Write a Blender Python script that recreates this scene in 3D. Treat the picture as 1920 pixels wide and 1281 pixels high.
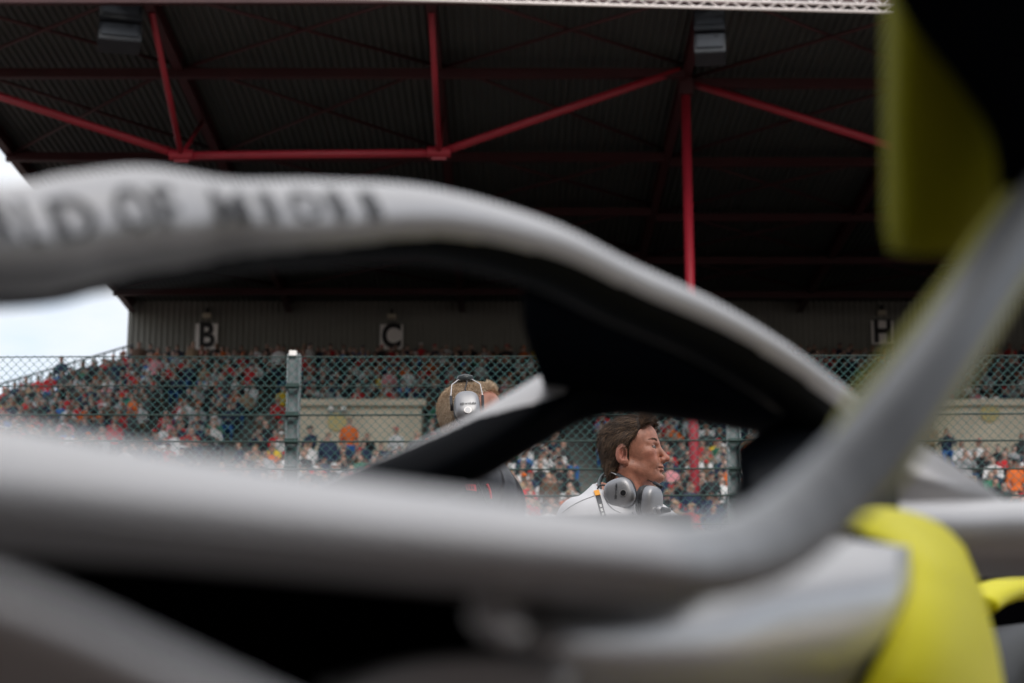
import bpy, bmesh, math, random
import numpy as np
from mathutils import Vector, Matrix

random.seed(7)
rng = np.random.default_rng(11)
for o in list(bpy.data.objects):
    bpy.data.objects.remove(o)
scene = bpy.context.scene
COL = scene.collection

# ------------------------------------------------------------------ camera
CAM_H = 0.45
PITCH = math.radians(12.8)
FPX = 3733.3                      # focal length in photo pixels (70 mm on 36 mm over 1920 px)
cam_d = bpy.data.cameras.new('camera')
cam_d.lens = 70.0
cam_d.sensor_width = 36.0
cam_d.clip_start = 0.02
cam_d.clip_end = 3000
cam_d.dof.use_dof = True
cam_d.dof.focus_distance = 6.75
cam_d.dof.aperture_fstop = 5.0
cam_d.dof.aperture_blades = 0
cam = bpy.data.objects.new('camera', cam_d)
COL.objects.link(cam)
cam.location = (0, 0, CAM_H)
cam.rotation_euler = (math.pi / 2 + PITCH, 0, 0)
scene.camera = cam

# ------------------------------------------------------------------ world
SUN_EL, SUN_AZ = math.radians(38), math.radians(162)    # veiled sun behind the pit building
world = bpy.data.worlds.new('World')
scene.world = world
world.use_nodes = True
wn, wl = world.node_tree.nodes, world.node_tree.links
wn.clear()
wout = wn.new('ShaderNodeOutputWorld')
bg = wn.new('ShaderNodeBackground')
sky = wn.new('ShaderNodeTexSky')
sky.sky_type = 'NISHITA'
sky.sun_disc = False
sky.sun_elevation = SUN_EL
sky.sun_rotation = SUN_AZ
sky.air_density = 1.0
sky.dust_density = 2.0
tc = wn.new('ShaderNodeTexCoord')
mp = wn.new('ShaderNodeMapping')
mp.inputs['Scale'].default_value = (1.0, 1.0, 2.4)
nz = wn.new('ShaderNodeTexNoise')
nz.inputs['Scale'].default_value = 2.6
nz.inputs['Detail'].default_value = 7
nz.inputs['Roughness'].default_value = 0.55
rampw = wn.new('ShaderNodeValToRGB')
rampw.color_ramp.elements[0].position = 0.30
rampw.color_ramp.elements[0].color = (0.12, 0.12, 0.12, 1)
rampw.color_ramp.elements[1].position = 0.58
rampw.color_ramp.elements[1].color = (1, 1, 1, 1)
mixw = wn.new('ShaderNodeMixRGB')
mixw.inputs[2].default_value = (5.35, 5.35, 5.4, 1)       # bright cloud cover
bg.inputs['Strength'].default_value = 0.14
wl.new(tc.outputs['Generated'], mp.inputs['Vector'])
wl.new(mp.outputs['Vector'], nz.inputs['Vector'])
wl.new(nz.outputs['Fac'], rampw.inputs['Fac'])
wl.new(rampw.outputs['Color'], mixw.inputs[0])
wl.new(sky.outputs['Color'], mixw.inputs[1])
# overcast sky: radiance grows evenly from the horizon to the zenith
sxyz = wn.new('ShaderNodeSeparateXYZ')
zmap = wn.new('ShaderNodeMapRange')
zmap.inputs['To Min'].default_value = 0.95
zmap.inputs['To Max'].default_value = 1.60
grad = wn.new('ShaderNodeMixRGB'); grad.blend_type = 'MULTIPLY'; grad.inputs[0].default_value = 1.0
wl.new(tc.outputs['Generated'], sxyz.inputs[0])
wl.new(sxyz.outputs['Z'], zmap.inputs['Value'])
wl.new(mixw.outputs['Color'], grad.inputs[1])
wl.new(zmap.outputs['Result'], grad.inputs[2])
wl.new(grad.outputs['Color'], bg.inputs['Color'])
wl.new(bg.outputs['Background'], wout.inputs['Surface'])

sun_d = bpy.data.lights.new('sun', 'SUN')
sun_d.energy = 1.5
sun_d.angle = math.radians(32)
sun_d.color = (1.0, 0.96, 0.90)
sun = bpy.data.objects.new('sun', sun_d)
COL.objects.link(sun)
sdir = Vector((math.sin(SUN_AZ) * math.cos(SUN_EL), math.cos(SUN_AZ) * math.cos(SUN_EL), math.sin(SUN_EL)))
sun.rotation_euler = sdir.to_track_quat('Z', 'Y').to_euler()
sun.location = (0, -5, 30)

scene.view_settings.view_transform = 'Standard'
scene.view_settings.look = 'None'
scene.view_settings.exposure = 0.36
scene.view_settings.gamma = 1.0
scene.render.engine = 'CYCLES'

# ------------------------------------------------------------------ helpers
FWD = Vector((0, math.cos(PITCH), math.sin(PITCH)))
UPV = Vector((0, -math.sin(PITCH), math.cos(PITCH)))
def P(px, py, Y):
    """photo pixel (1920 x 1281) at world distance Y -> world point"""
    d = FWD + Vector((1, 0, 0)) * ((px - 960) / FPX) + UPV * ((640.5 - py) / FPX)
    d *= Y / d.y
    return Vector((d.x, d.y, d.z + CAM_H))
def PZ(px, z, Y, _):
    c = Y * math.cos(PITCH) + (z - CAM_H) * math.sin(PITCH)
    return Vector(((px - 960) / FPX * c, Y, z))
def proj(x, y, z):
    v = Vector((x, y, z - CAM_H))
    c = v.dot(FWD)
    return 960 + FPX * v.x / c, 640.5 - FPX * v.dot(UPV) / c

def mat(name, col, rough=0.6, metal=0.0, var=0.0, scale=20.0, bump=0.0, bscale=None, coat=0.0, spec=None, attr=None, sss=0.0):
    m = bpy.data.materials.new(name)
    m.use_nodes = True
    n, l = m.node_tree.nodes, m.node_tree.links
    b = n['Principled BSDF']
    b.inputs['Base Color'].default_value = (*col, 1)
    b.inputs['Roughness'].default_value = rough
    b.inputs['Metallic'].default_value = metal
    if spec is not None:
        b.inputs['Specular IOR Level'].default_value = spec
    if coat:
        b.inputs['Coat Weight'].default_value = coat
        b.inputs['Coat Roughness'].default_value = 0.08
    if sss:
        b.inputs['Subsurface Weight'].default_value = sss
        b.inputs['Subsurface Radius'].default_value = (0.012, 0.005, 0.003)
        b.inputs['Subsurface Scale'].default_value = 0.5
    src = None
    if attr:
        a = n.new('ShaderNodeAttribute'); a.attribute_name = attr
        src = a.outputs['Color']
    if var:
        t = n.new('ShaderNodeTexCoord')
        x = n.new('ShaderNodeTexNoise')
        x.inputs['Scale'].default_value = scale
        x.inputs['Detail'].default_value = 6
        l.new(t.outputs['Object'], x.inputs['Vector'])
        mr = n.new('ShaderNodeMapRange')
        mr.inputs['From Min'].default_value = 0.3; mr.inputs['From Max'].default_value = 0.7
        mr.inputs['To Min'].default_value = 1 - var; mr.inputs['To Max'].default_value = 1 + var
        l.new(x.outputs['Fac'], mr.inputs['Value'])
        mx = n.new('ShaderNodeMixRGB'); mx.blend_type = 'MULTIPLY'; mx.inputs[0].default_value = 1
        if src: l.new(src, mx.inputs[1])
        else: mx.inputs[1].default_value = (*col, 1)
        l.new(mr.outputs['Result'], mx.inputs[2])
        src = mx.outputs['Color']
    if src: l.new(src, b.inputs['Base Color'])
    if bump:
        t2 = n.new('ShaderNodeTexCoord')
        x2 = n.new('ShaderNodeTexNoise'); x2.inputs['Scale'].default_value = bscale or scale * 3
        x2.inputs['Detail'].default_value = 5
        l.new(t2.outputs['Object'], x2.inputs['Vector'])
        bp = n.new('ShaderNodeBump'); bp.inputs['Strength'].default_value = bump
        bp.inputs['Distance'].default_value = 0.004
        l.new(x2.outputs['Fac'], bp.inputs['Height']); l.new(bp.outputs['Normal'], b.inputs['Normal'])
    return m

M = {}
M['asphalt'] = mat('asphalt', (0.125, 0.098, 0.085), 0.9, var=0.25, scale=2.0, bump=0.4, bscale=90)
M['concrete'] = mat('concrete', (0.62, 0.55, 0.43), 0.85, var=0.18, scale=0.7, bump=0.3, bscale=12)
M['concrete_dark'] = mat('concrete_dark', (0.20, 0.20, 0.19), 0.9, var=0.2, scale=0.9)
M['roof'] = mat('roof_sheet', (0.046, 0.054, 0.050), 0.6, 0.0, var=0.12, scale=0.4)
M['wall'] = mat('wall_cladding', (0.21, 0.21, 0.185), 0.6, var=0.12, scale=0.4)
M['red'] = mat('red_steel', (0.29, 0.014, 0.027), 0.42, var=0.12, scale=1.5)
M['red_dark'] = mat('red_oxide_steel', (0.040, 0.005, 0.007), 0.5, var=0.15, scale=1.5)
M['galv'] = mat('galvanised_steel', (0.20, 0.225, 0.235), 0.5, 0.3, var=0.25, scale=14)
M['wire'] = mat('green_wire', (0.055, 0.165, 0.155), 0.45, 0.0, var=0.2, scale=30)
M['cable'] = mat('green_cable', (0.012, 0.04, 0.034), 0.5)
M['white'] = mat('white_paint', (0.78, 0.76, 0.73), 0.5, var=0.05, scale=5)
M['sign_white'] = mat('sign_board', (0.93, 0.90, 0.87), 0.6, var=0.06, scale=2)
M['black'] = mat('black_paint', (0.012, 0.012, 0.014), 0.5)
M['box_black'] = mat('speaker_black', (0.012, 0.016, 0.022), 0.6, var=0.2, scale=4)
M['box_grey'] = mat('speaker_grille', (0.030, 0.036, 0.045), 0.8, var=0.08, scale=6)
M['truss'] = mat('truss_aluminium', (0.78, 0.72, 0.70), 0.45, 0.2)
M['lamp_shell'] = mat('lamp_shell', (0.55, 0.50, 0.38), 0.5)
M['silver'] = mat('silver_car_paint', (0.62, 0.60, 0.59), 0.36, 0.40, var=0.04, scale=9, coat=0.10)
M['carbon'] = mat('black_carbon', (0.004, 0.005, 0.007), 0.45, 0.0, spec=0.06)
M['matt'] = mat('matt_black', (0.004, 0.005, 0.007), 0.8, 0.0, spec=0.0)
M['duct'] = mat('duct_interior', (0.003, 0.003, 0.004), 0.9, spec=0.0)
M['yellow'] = mat('neon_yellow_paint', (0.90, 0.80, 0.004), 0.5, 0.0, spec=0.2)
M['yellow_shaded'] = mat('neon_yellow_shaded', (0.25, 0.235, 0.008), 0.6, spec=0.1)  # darker copy of the neon yellow, imitates the mirror's shaded side
M['stay_yellow_shaded'] = mat('stay_yellow_shaded', (0.40, 0.375, 0.05), 0.45)  # neon yellow toned down to imitate shade on the fin
M['stay_shaded'] = mat('silver_shaded', (0.20, 0.19, 0.19), 0.5, var=0.05, scale=12)  # silver darkened to imitate shade on the stay
M['glass'] = mat('mirror_glass', (0.05, 0.06, 0.06), 0.08, 0.9)
M['decal'] = mat('grey_decal', (0.10, 0.098, 0.10), 0.5)
M['tyre'] = mat('tyre_rubber', (0.035, 0.037, 0.04), 0.55, var=0.15, scale=9)
M['tyre_band'] = mat('tyre_sidewall_band', (0.22, 0.225, 0.23), 0.5)

def setp(o, label=None, category=None, group=None, kind=None):
    if label: o['label'] = label
    if category: o['category'] = category
    if group: o['group'] = group
    if kind: o['kind'] = kind
    return o
def empty(name, loc=(0, 0, 0)):
    o = bpy.data.objects.new(name, None)
    o.empty_display_size = 0.1
    o.location = loc
    COL.objects.link(o)
    return o
def link(name, me, m=None, parent=None, smooth=False):
    o = bpy.data.objects.new(name, me)
    COL.objects.link(o)
    if m is not None:
        for q in (m if isinstance(m, (list, tuple)) else [m]):
            me.materials.append(q)
    if smooth:
        me.polygons.foreach_set('use_smooth', [True] * len(me.polygons))
    if parent:
        o.parent = parent
        if parent.type == 'EMPTY' or True:
            o.matrix_parent_inverse = Matrix.Translation(-Vector(parent.location)) if parent.parent is None and parent.rotation_euler[2] == 0 else Matrix.Identity(4)
    return o
def mesh(name, V, F, m=None, parent=None, smooth=False, mi=None):
    me = bpy.data.meshes.new(name)
    me.from_pydata([tuple(v) for v in V], [], [tuple(f) for f in F])
    me.update()
    o = link(name, me, m, parent, smooth)
    if mi is not None:
        me.polygons.foreach_set('material_index', list(mi))
    return o
def box_vf(c, s):
    x, y, z = c; a, b, d = s[0] / 2, s[1] / 2, s[2] / 2
    V = [(x + i * a, y + j * b, z + k * d) for k in (-1, 1) for j in (-1, 1) for i in (-1, 1)]
    F = [(0, 2, 3, 1), (4, 5, 7, 6), (0, 1, 5, 4), (2, 6, 7, 3), (0, 4, 6, 2), (1, 3, 7, 5)]
    return V, F
def box(name, c, s, m, parent=None, bevel=0.0):
    V, F = box_vf(c, s)
    o = mesh(name, V, F, m, parent)
    if bevel:
        bm = bmesh.new(); bm.from_mesh(o.data)
        bmesh.ops.bevel(bm, geom=bm.edges[:], offset=bevel, segments=2, affect='EDGES', profile=0.5)
        bm.to_mesh(o.data); bm.free()
    return o
def tube_vf(pts, r, n=8, caps=True):
    pts = [Vector(p) for p in pts]
    rr = r if isinstance(r, (list, tuple)) else [r] * len(pts)
    V, F = [], []
    prev = None
    for i, p in enumerate(pts):
        t = (pts[min(i + 1, len(pts) - 1)] - pts[max(i - 1, 0)]).normalized()
        if prev is None:
            a = Vector((0, 0, 1)) if abs(t.z) < 0.9 else Vector((1, 0, 0))
            u = t.cross(a).normalized()
        else:
            u = (prev - t * prev.dot(t)).normalized()
        prev = u
        w = t.cross(u)
        for k in range(n):
            q = 2 * math.pi * k / n
            V.append(p + (u * math.cos(q) + w * math.sin(q)) * rr[i])
        if i:
            b0, b1 = (i - 1) * n, i * n
            for k in range(n):
                F.append((b0 + k, b0 + (k + 1) % n, b1 + (k + 1) % n, b1 + k))
    if caps:
        F.append(tuple(range(n - 1, -1, -1)))
        F.append(tuple(range((len(pts) - 1) * n, len(pts) * n)))
    return V, F
def tube(name, pts, r, m, parent=None, n=10):
    V, F = tube_vf(pts, r, n)
    return mesh(name, V, F, m, parent, smooth=True)
def merge(parts):
    V, F = [], []
    for v, f in parts:
        b = len(V)
        V += list(v)
        F += [tuple(i + b for i in q) for q in f]
    return V, F
def catmull(pts, n):
    """n samples per span through points (tuples of floats)"""
    A = np.array([list(p) for p in pts], float)
    A = np.vstack([2 * A[0] - A[1], A, 2 * A[-1] - A[-2]])
    out = []
    for i in range(1, len(A) - 2):
        for k in range(n):
            t = k / n
            p0, p1, p2, p3 = A[i - 1], A[i], A[i + 1], A[i + 2]
            out.append(0.5 * ((2 * p1) + (-p0 + p2) * t + (2 * p0 - 5 * p1 + 4 * p2 - p3) * t * t + (-p0 + 3 * p1 - 3 * p2 + p3) * t ** 3))
    out.append(A[-2])
    return np.array(out)
def patch(name, net, m, parent, th=0.006, n=6, flip=False):
    """smooth panel through a control net of (px, py, Y) points, given real thickness"""
    W = [[tuple(P(*q) if len(q) == 3 else PZ(*q)) for q in row] for row in net]
    rows = [catmull(r, n) for r in W]
    cols = [catmull([r[j] for r in rows], n) for j in range(len(rows[0]))]
    nu, nv = len(cols), len(cols[0])
    V = [tuple(cols[i][j]) for i in range(nu) for j in range(nv)]
    F = [(i * nv + j, (i + 1) * nv + j, (i + 1) * nv + j + 1, i * nv + j + 1) for i in range(nu - 1) for j in range(nv - 1)]
    if flip: F = [f[::-1] for f in F]
    o = mesh(name, V, F, m, parent, smooth=True)
    md = o.modifiers.new('thickness', 'SOLIDIFY'); md.thickness = th; md.offset = -1
    return o
def text_mesh(s, size=1.0, bold=0.0, extrude=0.0):
    c = bpy.data.curves.new('txt', 'FONT')
    c.body = s; c.size = size; c.offset = bold; c.extrude = extrude
    c.align_x = 'CENTER'; c.align_y = 'CENTER'
    o = bpy.data.objects.new('txt', c)
    COL.objects.link(o)
    dg = bpy.context.evaluated_depsgraph_get()
    me = bpy.data.meshes.new_from_object(o.evaluated_get(dg))
    bpy.data.objects.remove(o)
    return me

# ---- signed distance toolkit
def grid(lo, hi, h):
    ax = [np.arange(lo[i], hi[i] + h, h, dtype=np.float32) for i in range(3)]
    return ax, np.meshgrid(*ax, indexing='ij')
def ell(Q, c, r, ry=0.0):
    x, y, z = Q[0] - c[0], Q[1] - c[1], Q[2] - c[2]
    if ry:
        cs, sn = math.cos(ry), math.sin(ry)
        x, z = x * cs - z * sn, x * sn + z * cs
    k0 = np.sqrt((x / r[0]) ** 2 + (y / r[1]) ** 2 + (z / r[2]) ** 2)
    k1 = np.sqrt((x / r[0] ** 2) ** 2 + (y / r[1] ** 2) ** 2 + (z / r[2] ** 2) ** 2) + 1e-9
    return k0 * (k0 - 1) / k1
def cap(Q, a, b, ra, rb=None):
    rb = ra if rb is None else rb
    a = np.array(a, np.float32); b = np.array(b, np.float32); d = b - a
    x, y, z = Q[0] - a[0], Q[1] - a[1], Q[2] - a[2]
    h = np.clip((x * d[0] + y * d[1] + z * d[2]) / max(float(d @ d), 1e-9), 0, 1)
    return np.sqrt((x - h * d[0]) ** 2 + (y - h * d[1]) ** 2 + (z - h * d[2]) ** 2) - (ra + (rb - ra) * h)
def smin(a, b, k):
    h = np.clip(0.5 + 0.5 * (b - a) / k, 0, 1)
    return b + (a - b) * h - k * h * (1 - h)
def smax(a, b, k):
    return -smin(-a, -b, k)
def nets(f, ax):
    """surface nets: field -> (verts, quads)"""
    nx, ny, nz_ = f.shape
    s = f < 0
    acc = np.zeros((nx - 1, ny - 1, nz_ - 1, 3), np.float32)
    cnt = np.zeros((nx - 1, ny - 1, nz_ - 1), np.float32)
    C = [(i, j, k) for i in (0, 1) for j in (0, 1) for k in (0, 1)]
    def sl(c):
        return (slice(c[0], nx - 1 + c[0]), slice(c[1], ny - 1 + c[1]), slice(c[2], nz_ - 1 + c[2]))
    for c in C:
        for d in range(3):
            if c[d] == 0:
                e = list(c); e[d] = 1
                fa, fb = f[sl(c)], f[sl(e)]
                cr = (fa < 0) != (fb < 0)
                t = np.where(cr, fa / np.where(cr, fa - fb, 1), 0)
                for q in range(3):
                    acc[..., q] += np.where(cr, (t if q == d else c[q]), 0)
                cnt += cr
    act = cnt > 0
    idx = -np.ones(act.shape, np.int64)
    idx[act] = np.arange(act.sum())
    I = np.argwhere(act)
    pos = acc[act] / cnt[act][:, None]
    V = np.empty_like(pos)
    for q in range(3):
        h = ax[q][1] - ax[q][0]
        V[:, q] = ax[q][0] + (I[:, q] + pos[:, q]) * h
    F = []
    for d in range(3):
        a, b = (d + 1) % 3, (d + 2) % 3
        n = [nx, ny, nz_]
        lo = [slice(0, m_) for m_ in n]; hi = [slice(0, m_) for m_ in n]
        lo[d] = slice(0, n[d] - 1); hi[d] = slice(1, n[d])
        s0, s1 = s[tuple(lo)], s[tuple(hi)]
        ch = np.argwhere(s0 != s1)
        ok = (ch[:, a] > 0) & (ch[:, a] < n[a] - 1) & (ch[:, b] > 0) & (ch[:, b] < n[b] - 1)
        ch = ch[ok]
        inside = s0[tuple(ch.T)]
        q = []
        for da, db in ((-1, -1), (0, -1), (0, 0), (-1, 0)):
            c = ch.copy(); c[:, a] += da; c[:, b] += db
            q.append(idx[tuple(c.T)])
        q = np.stack(q, 1)
        q[~inside] = q[~inside][:, ::-1]
        F.append(q)
    return V, np.concatenate(F)
def np_mesh(name, V, F, mi=None):
    me = bpy.data.meshes.new(name)
    V = np.asarray(V, np.float32); F = np.asarray(F, np.int32)
    me.vertices.add(len(V)); me.vertices.foreach_set('co', V.ravel())
    me.loops.add(F.size); me.loops.foreach_set('vertex_index', F.ravel())
    me.polygons.add(len(F))
    me.polygons.foreach_set('loop_start', np.arange(0, F.size, F.shape[1], dtype=np.int32))
    try:
        me.polygons.foreach_set('loop_total', np.full(len(F), F.shape[1], np.int32))
    except Exception:
        pass
    if mi is not None:
        me.polygons.foreach_set('material_index', np.asarray(mi, np.int32))
    me.update(calc_edges=True)
    me.validate()
    return me

# ================================================================== SETTING
g = mesh('track_ground', [(-1500, -1500, 0), (1500, -1500, 0), (1500, 1500, 0), (-1500, 1500, 0)], [(0, 1, 2, 3)], M['asphalt'])
setp(g, kind='structure')

# ------------------------------------------------------------------ grandstand
X0, X1 = -15.9, 40.0
YF, YB = 46.4, 80.2
ZR = 20.35
gs = empty('grandstand', (10, 66, 0))
setp(gs, 'huge covered grandstand with red steel roof trusses and a packed seating tier', 'grandstand')
def corrug(n0, n1, pitch, depth):
    xs, ds = [], []
    k = 0
    x = n0
    while x < n1:
        for fx, dd in ((0, 0), (0.32, 0), (0.5, depth), (0.82, depth)):
            xs.append(x + fx * pitch); ds.append(dd)
        x += pitch
    return xs, ds
xs, ds = corrug(X0, X1, 0.215, 0.055)
V, F = [], []
for j, y in enumerate((YF, YB)):
    V += [(x, y, ZR + d) for x, d in zip(xs, ds)]
n = len(xs)
F = [(i, n + i, n + i + 1, i + 1) for i in range(n - 1)]
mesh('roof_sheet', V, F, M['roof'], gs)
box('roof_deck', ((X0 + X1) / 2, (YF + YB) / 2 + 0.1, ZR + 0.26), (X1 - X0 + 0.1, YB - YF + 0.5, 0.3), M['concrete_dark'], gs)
V = []
for z in (16.2, ZR + 0.1):
    V += [(x, YB - d, z) for x, d in zip(*corrug(X0, X1, 0.24, 0.05))]
n = len(V) // 2
mesh('back_wall', V, [(i, i + 1, n + i + 1, n + i) for i in range(n - 1)], M['wall'], gs)
box('back_wall_core', ((X0 + X1) / 2, YB + 0.16, 10.2), (X1 - X0, 0.28, 20.3), M['concrete_dark'], gs)
RX = (-15.7, -9.2, -2.06, 4.86, 11.9, 18.9, 25.9, 32.9, 39.6)
for x in RX:
    V, F = merge([box_vf((x, (YF + YB) / 2, ZR - 0.05), (0.26, YB - YF - 0.2, 0.05)),
                  box_vf((x, (YF + YB) / 2, ZR - 0.25), (0.05, YB - YF - 0.2, 0.35)),
                  box_vf((x, (YF + YB) / 2, ZR - 0.445), (0.26, YB - YF - 0.2, 0.04))])
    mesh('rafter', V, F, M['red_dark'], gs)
PUR_L, PUR_R = (46.7, 52.0, 59.4, 65.4, 71.2, 76.5), (46.8, 52.8, 59.9, 66.1, 71.8, 77.0)
for ys_, xa, xb in ((PUR_L, X0 + 0.1, 4.76), (PUR_R, 4.98, X1 - 0.2)):
    for y in ys_:
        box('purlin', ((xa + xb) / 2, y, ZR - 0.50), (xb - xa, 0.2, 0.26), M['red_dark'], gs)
for i in range(len(RX) - 1):
    ys_ = (PUR_L if RX[i] < 4 else PUR_R)
    for j in range(len(ys_) - 1):
        a, b = RX[i] + 0.15, RX[i + 1] - 0.15
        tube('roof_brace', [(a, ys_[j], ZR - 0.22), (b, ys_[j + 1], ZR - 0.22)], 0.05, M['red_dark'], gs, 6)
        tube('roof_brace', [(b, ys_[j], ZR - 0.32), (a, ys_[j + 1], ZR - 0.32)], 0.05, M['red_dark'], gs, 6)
# bottom chord of the cross frame
def node_pts(y, sx, e=0.0):
    return P(sx[0][0], sx[0][1], y)
A_, N1, N2, B_ = P(-131, 138, 52), P(340, 292, 52), P(823, 287, 52), P(1275, 131, 52)
C_, N3, N4 = P(1303, 158, 52.8), P(1760, 302, 52.8), P(2230, 302, 52.8)
for a, b in ((A_, N1), (N1, N2), (N2, B_), (C_, N3), (N3, N4), (N4, P(2700, 158, 52.8))):
    tube('chord_tube', [a, b], 0.115, M['red'], gs, 12)
for p in (N1, N2, N3, N4):
    V, F = merge([tube_vf([p + Vector((-0.32, 0, 0.02)), p + Vector((0.32, 0, 0.02))], 0.15, 10),
                  box_vf((p.x, p.y, p.z - 0.02), (0.4, 0.04, 0.34))])
    mesh('node_plate', V, F, M['red'], gs)
for p, x in ((N1, RX[1]), (N2, RX[2]), (N3, RX[4]), (N4, RX[5])):
    tube('strut', [p, (x, p.y - 4.3, ZR - 0.45)], 0.085, M['red'], gs, 8)
    tube('strut', [p, (x, p.y + 4.2, ZR - 0.45)], 0.06, M['red'], gs, 8)
for x, y in ((RX[0], 52.0), (RX[3] - 0.04, 52.4), (25.9, 52.4)):
    tube('column', [(x + (0.05 if 4 < x < 5 else 0), y, 0), (x, y, ZR - 0.47)], 0.135, M['red'], gs, 14)
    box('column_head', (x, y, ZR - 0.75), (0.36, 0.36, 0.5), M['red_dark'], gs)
# seating steps
ROW_D, N_ROW = 0.82, 37
def row_y(i): return 79.2 - ROW_D * i
def tread(y): return 17.25 + (y - 80) * 0.363
def edge_x(y): return -15.45 - (79.5 - y) * 0.25
for i in range(N_ROW):
    y = row_y(i)
    x0 = edge_x(y)
    z = tread(y)
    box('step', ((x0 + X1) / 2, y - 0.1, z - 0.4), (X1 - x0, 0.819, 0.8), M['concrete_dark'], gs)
yf = row_y(N_ROW - 1) - 0.52
box('front_wall', ((edge_x(yf) + X1) / 2, yf - 0.15, tread(yf) / 2 + 0.2), (X1 - edge_x(yf), 0.28, tread(yf) + 0.9), M['concrete'], gs)
# stair towers breaking the seating (vomitories)
VOM = []
for pxa, pxb in ((552, 790), (1745, 1990)):
    yv = 62.0
    xa, xb = (pxa - 960) / FPX * 63.2, (pxb - 960) / FPX * 63.2
    zt = P(0, 763, yv).z
    yb = 80 + (zt - 17.25) / 0.363
    VOM.append((xa, xb, yv, yb, zt))
    box('entrance_block', ((xa + xb) / 2, (yv + yb) / 2, zt / 2 + tread(yv) / 2 - 0.3), (xb - xa, yb - yv, zt - tread(yv) + 0.6), M['concrete'], gs)
    box('parapet_cap', ((xa + xb) / 2, yv - 0.05, zt + 0.11), (xb - xa + 0.3, 0.35, 0.2), M['concrete'], gs)
    # side railing of the entrance
    for k in range(7):
        xk = xa - 0.35
        yk = yv + 0.2 + k * 0.8
        tube('rail_post', [(xk, yk, tread(yk) - 0.3), (xk, yk, tread(yk) + 1.25)], 0.035, M['galv'], gs, 6)
    tube('rail', [(xa - 0.35, yv + 0.2, tread(yv + 0.2) + 1.25), (xa - 0.35, yv + 5.0, tread(yv + 5.0) + 1.25)], 0.035, M['galv'], gs, 6)
# end rail of the stand
hr = empty('handrail', (edge_x(79), 79, tread(79)))
setp(hr, 'thin steel handrail climbing the open end of the grandstand', 'handrail')
pts = []
for i in range(0, N_ROW, 1):
    y = row_y(i); x = edge_x(y) + 0.06
    z = tread(y)
    tube('rail_post', [(x, y, z - 0.005), (x, y, z + 1.35)], 0.035, M['galv'], hr, 6)
    pts.append((x, y, z + 1.35))
tube('rail', pts, 0.04, M['galv'], hr, 6)
tube('rail', [(p[0], p[1], p[2] - 0.55) for p in pts], 0.028, M['galv'], hr, 6)

# letter signs
def letter_sign(ch, px, py0, py1, w, lab):
    c = P(px, (py0 + py1) / 2, 80.0)
    h = (py1 - py0) / FPX * 80
    ww = w / FPX * 80
    r = empty('letter_sign', (c.x, 80.06, c.z - h / 2))
    box('board', (c.x, 80.06, c.z), (ww, 0.1, h), M['sign_white'], r, 0.01)
    me = text_mesh(ch, h * 1.34, bold=0.045, extrude=0.012)
    o = link('letter', me, M['black'], r)
    o.rotation_euler = (math.pi / 2, 0, 0)
    o.scale = (0.82, 1, 1)
    o.location = (c.x, 79.995, c.z)
    setp(r, lab, 'sign', 'letter boards on the back wall')
    l = empty('wall_lamp', (c.x, 80.0, c.z + h / 2 + 0.1))
    box('lamp_body', (c.x, 79.98, c.z + h / 2 + 0.32), (0.36, 0.22, 0.2), M['lamp_shell'], l, 0.02)
    box('lamp_bracket', (c.x, 80.06, c.z + h / 2 + 0.5), (0.1, 0.12, 0.3), M['black'], l)
    setp(l, 'small beige floodlight fixed above the %s board' % ch, 'lamp', 'lamps over the letter boards')
letter_sign('B', 387, 605, 656, 43, 'white square board with black letter B on the back wall')
letter_sign('C', 734, 607, 656, 44, 'white square board with black letter C on the back wall')
letter_sign('H', 1655, 600, 646, 43, 'white square board with black letter H on the back wall')
# round plates on the entrance blocks
for k, (px, py) in enumerate(((632, 791), (1857, 774))):
    c = P(px, py, 61.9)
    r = empty('wall_plate', (c.x, 62.0, c.z))
    V, F = tube_vf([(c.x, 62.0, c.z), (c.x, 61.92, c.z)], 0.3, 20)
    mesh('plate', V, F, mat('plate_ochre_%d' % k, (0.55, 0.46, 0.20), 0.6), r)
    box('twin_lamp', (c.x - 0.2, 61.9, c.z + 0.42), (0.16, 0.2, 0.14), M['white'], r, 0.02)
    box('twin_lamp', (c.x + 0.2, 61.9, c.z + 0.42), (0.16, 0.2, 0.14), M['white'], r, 0.02)
    box('lamp_bar', (c.x, 61.96, c.z + 0.33), (0.6, 0.05, 0.06), M['galv'], r)
    setp(r, ['ochre round plate with twin lamps on the concrete wall below the letter C side',
             'ochre round plate with twin lamps on the concrete wall below the letter H side'][k], 'wall plate')

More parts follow.
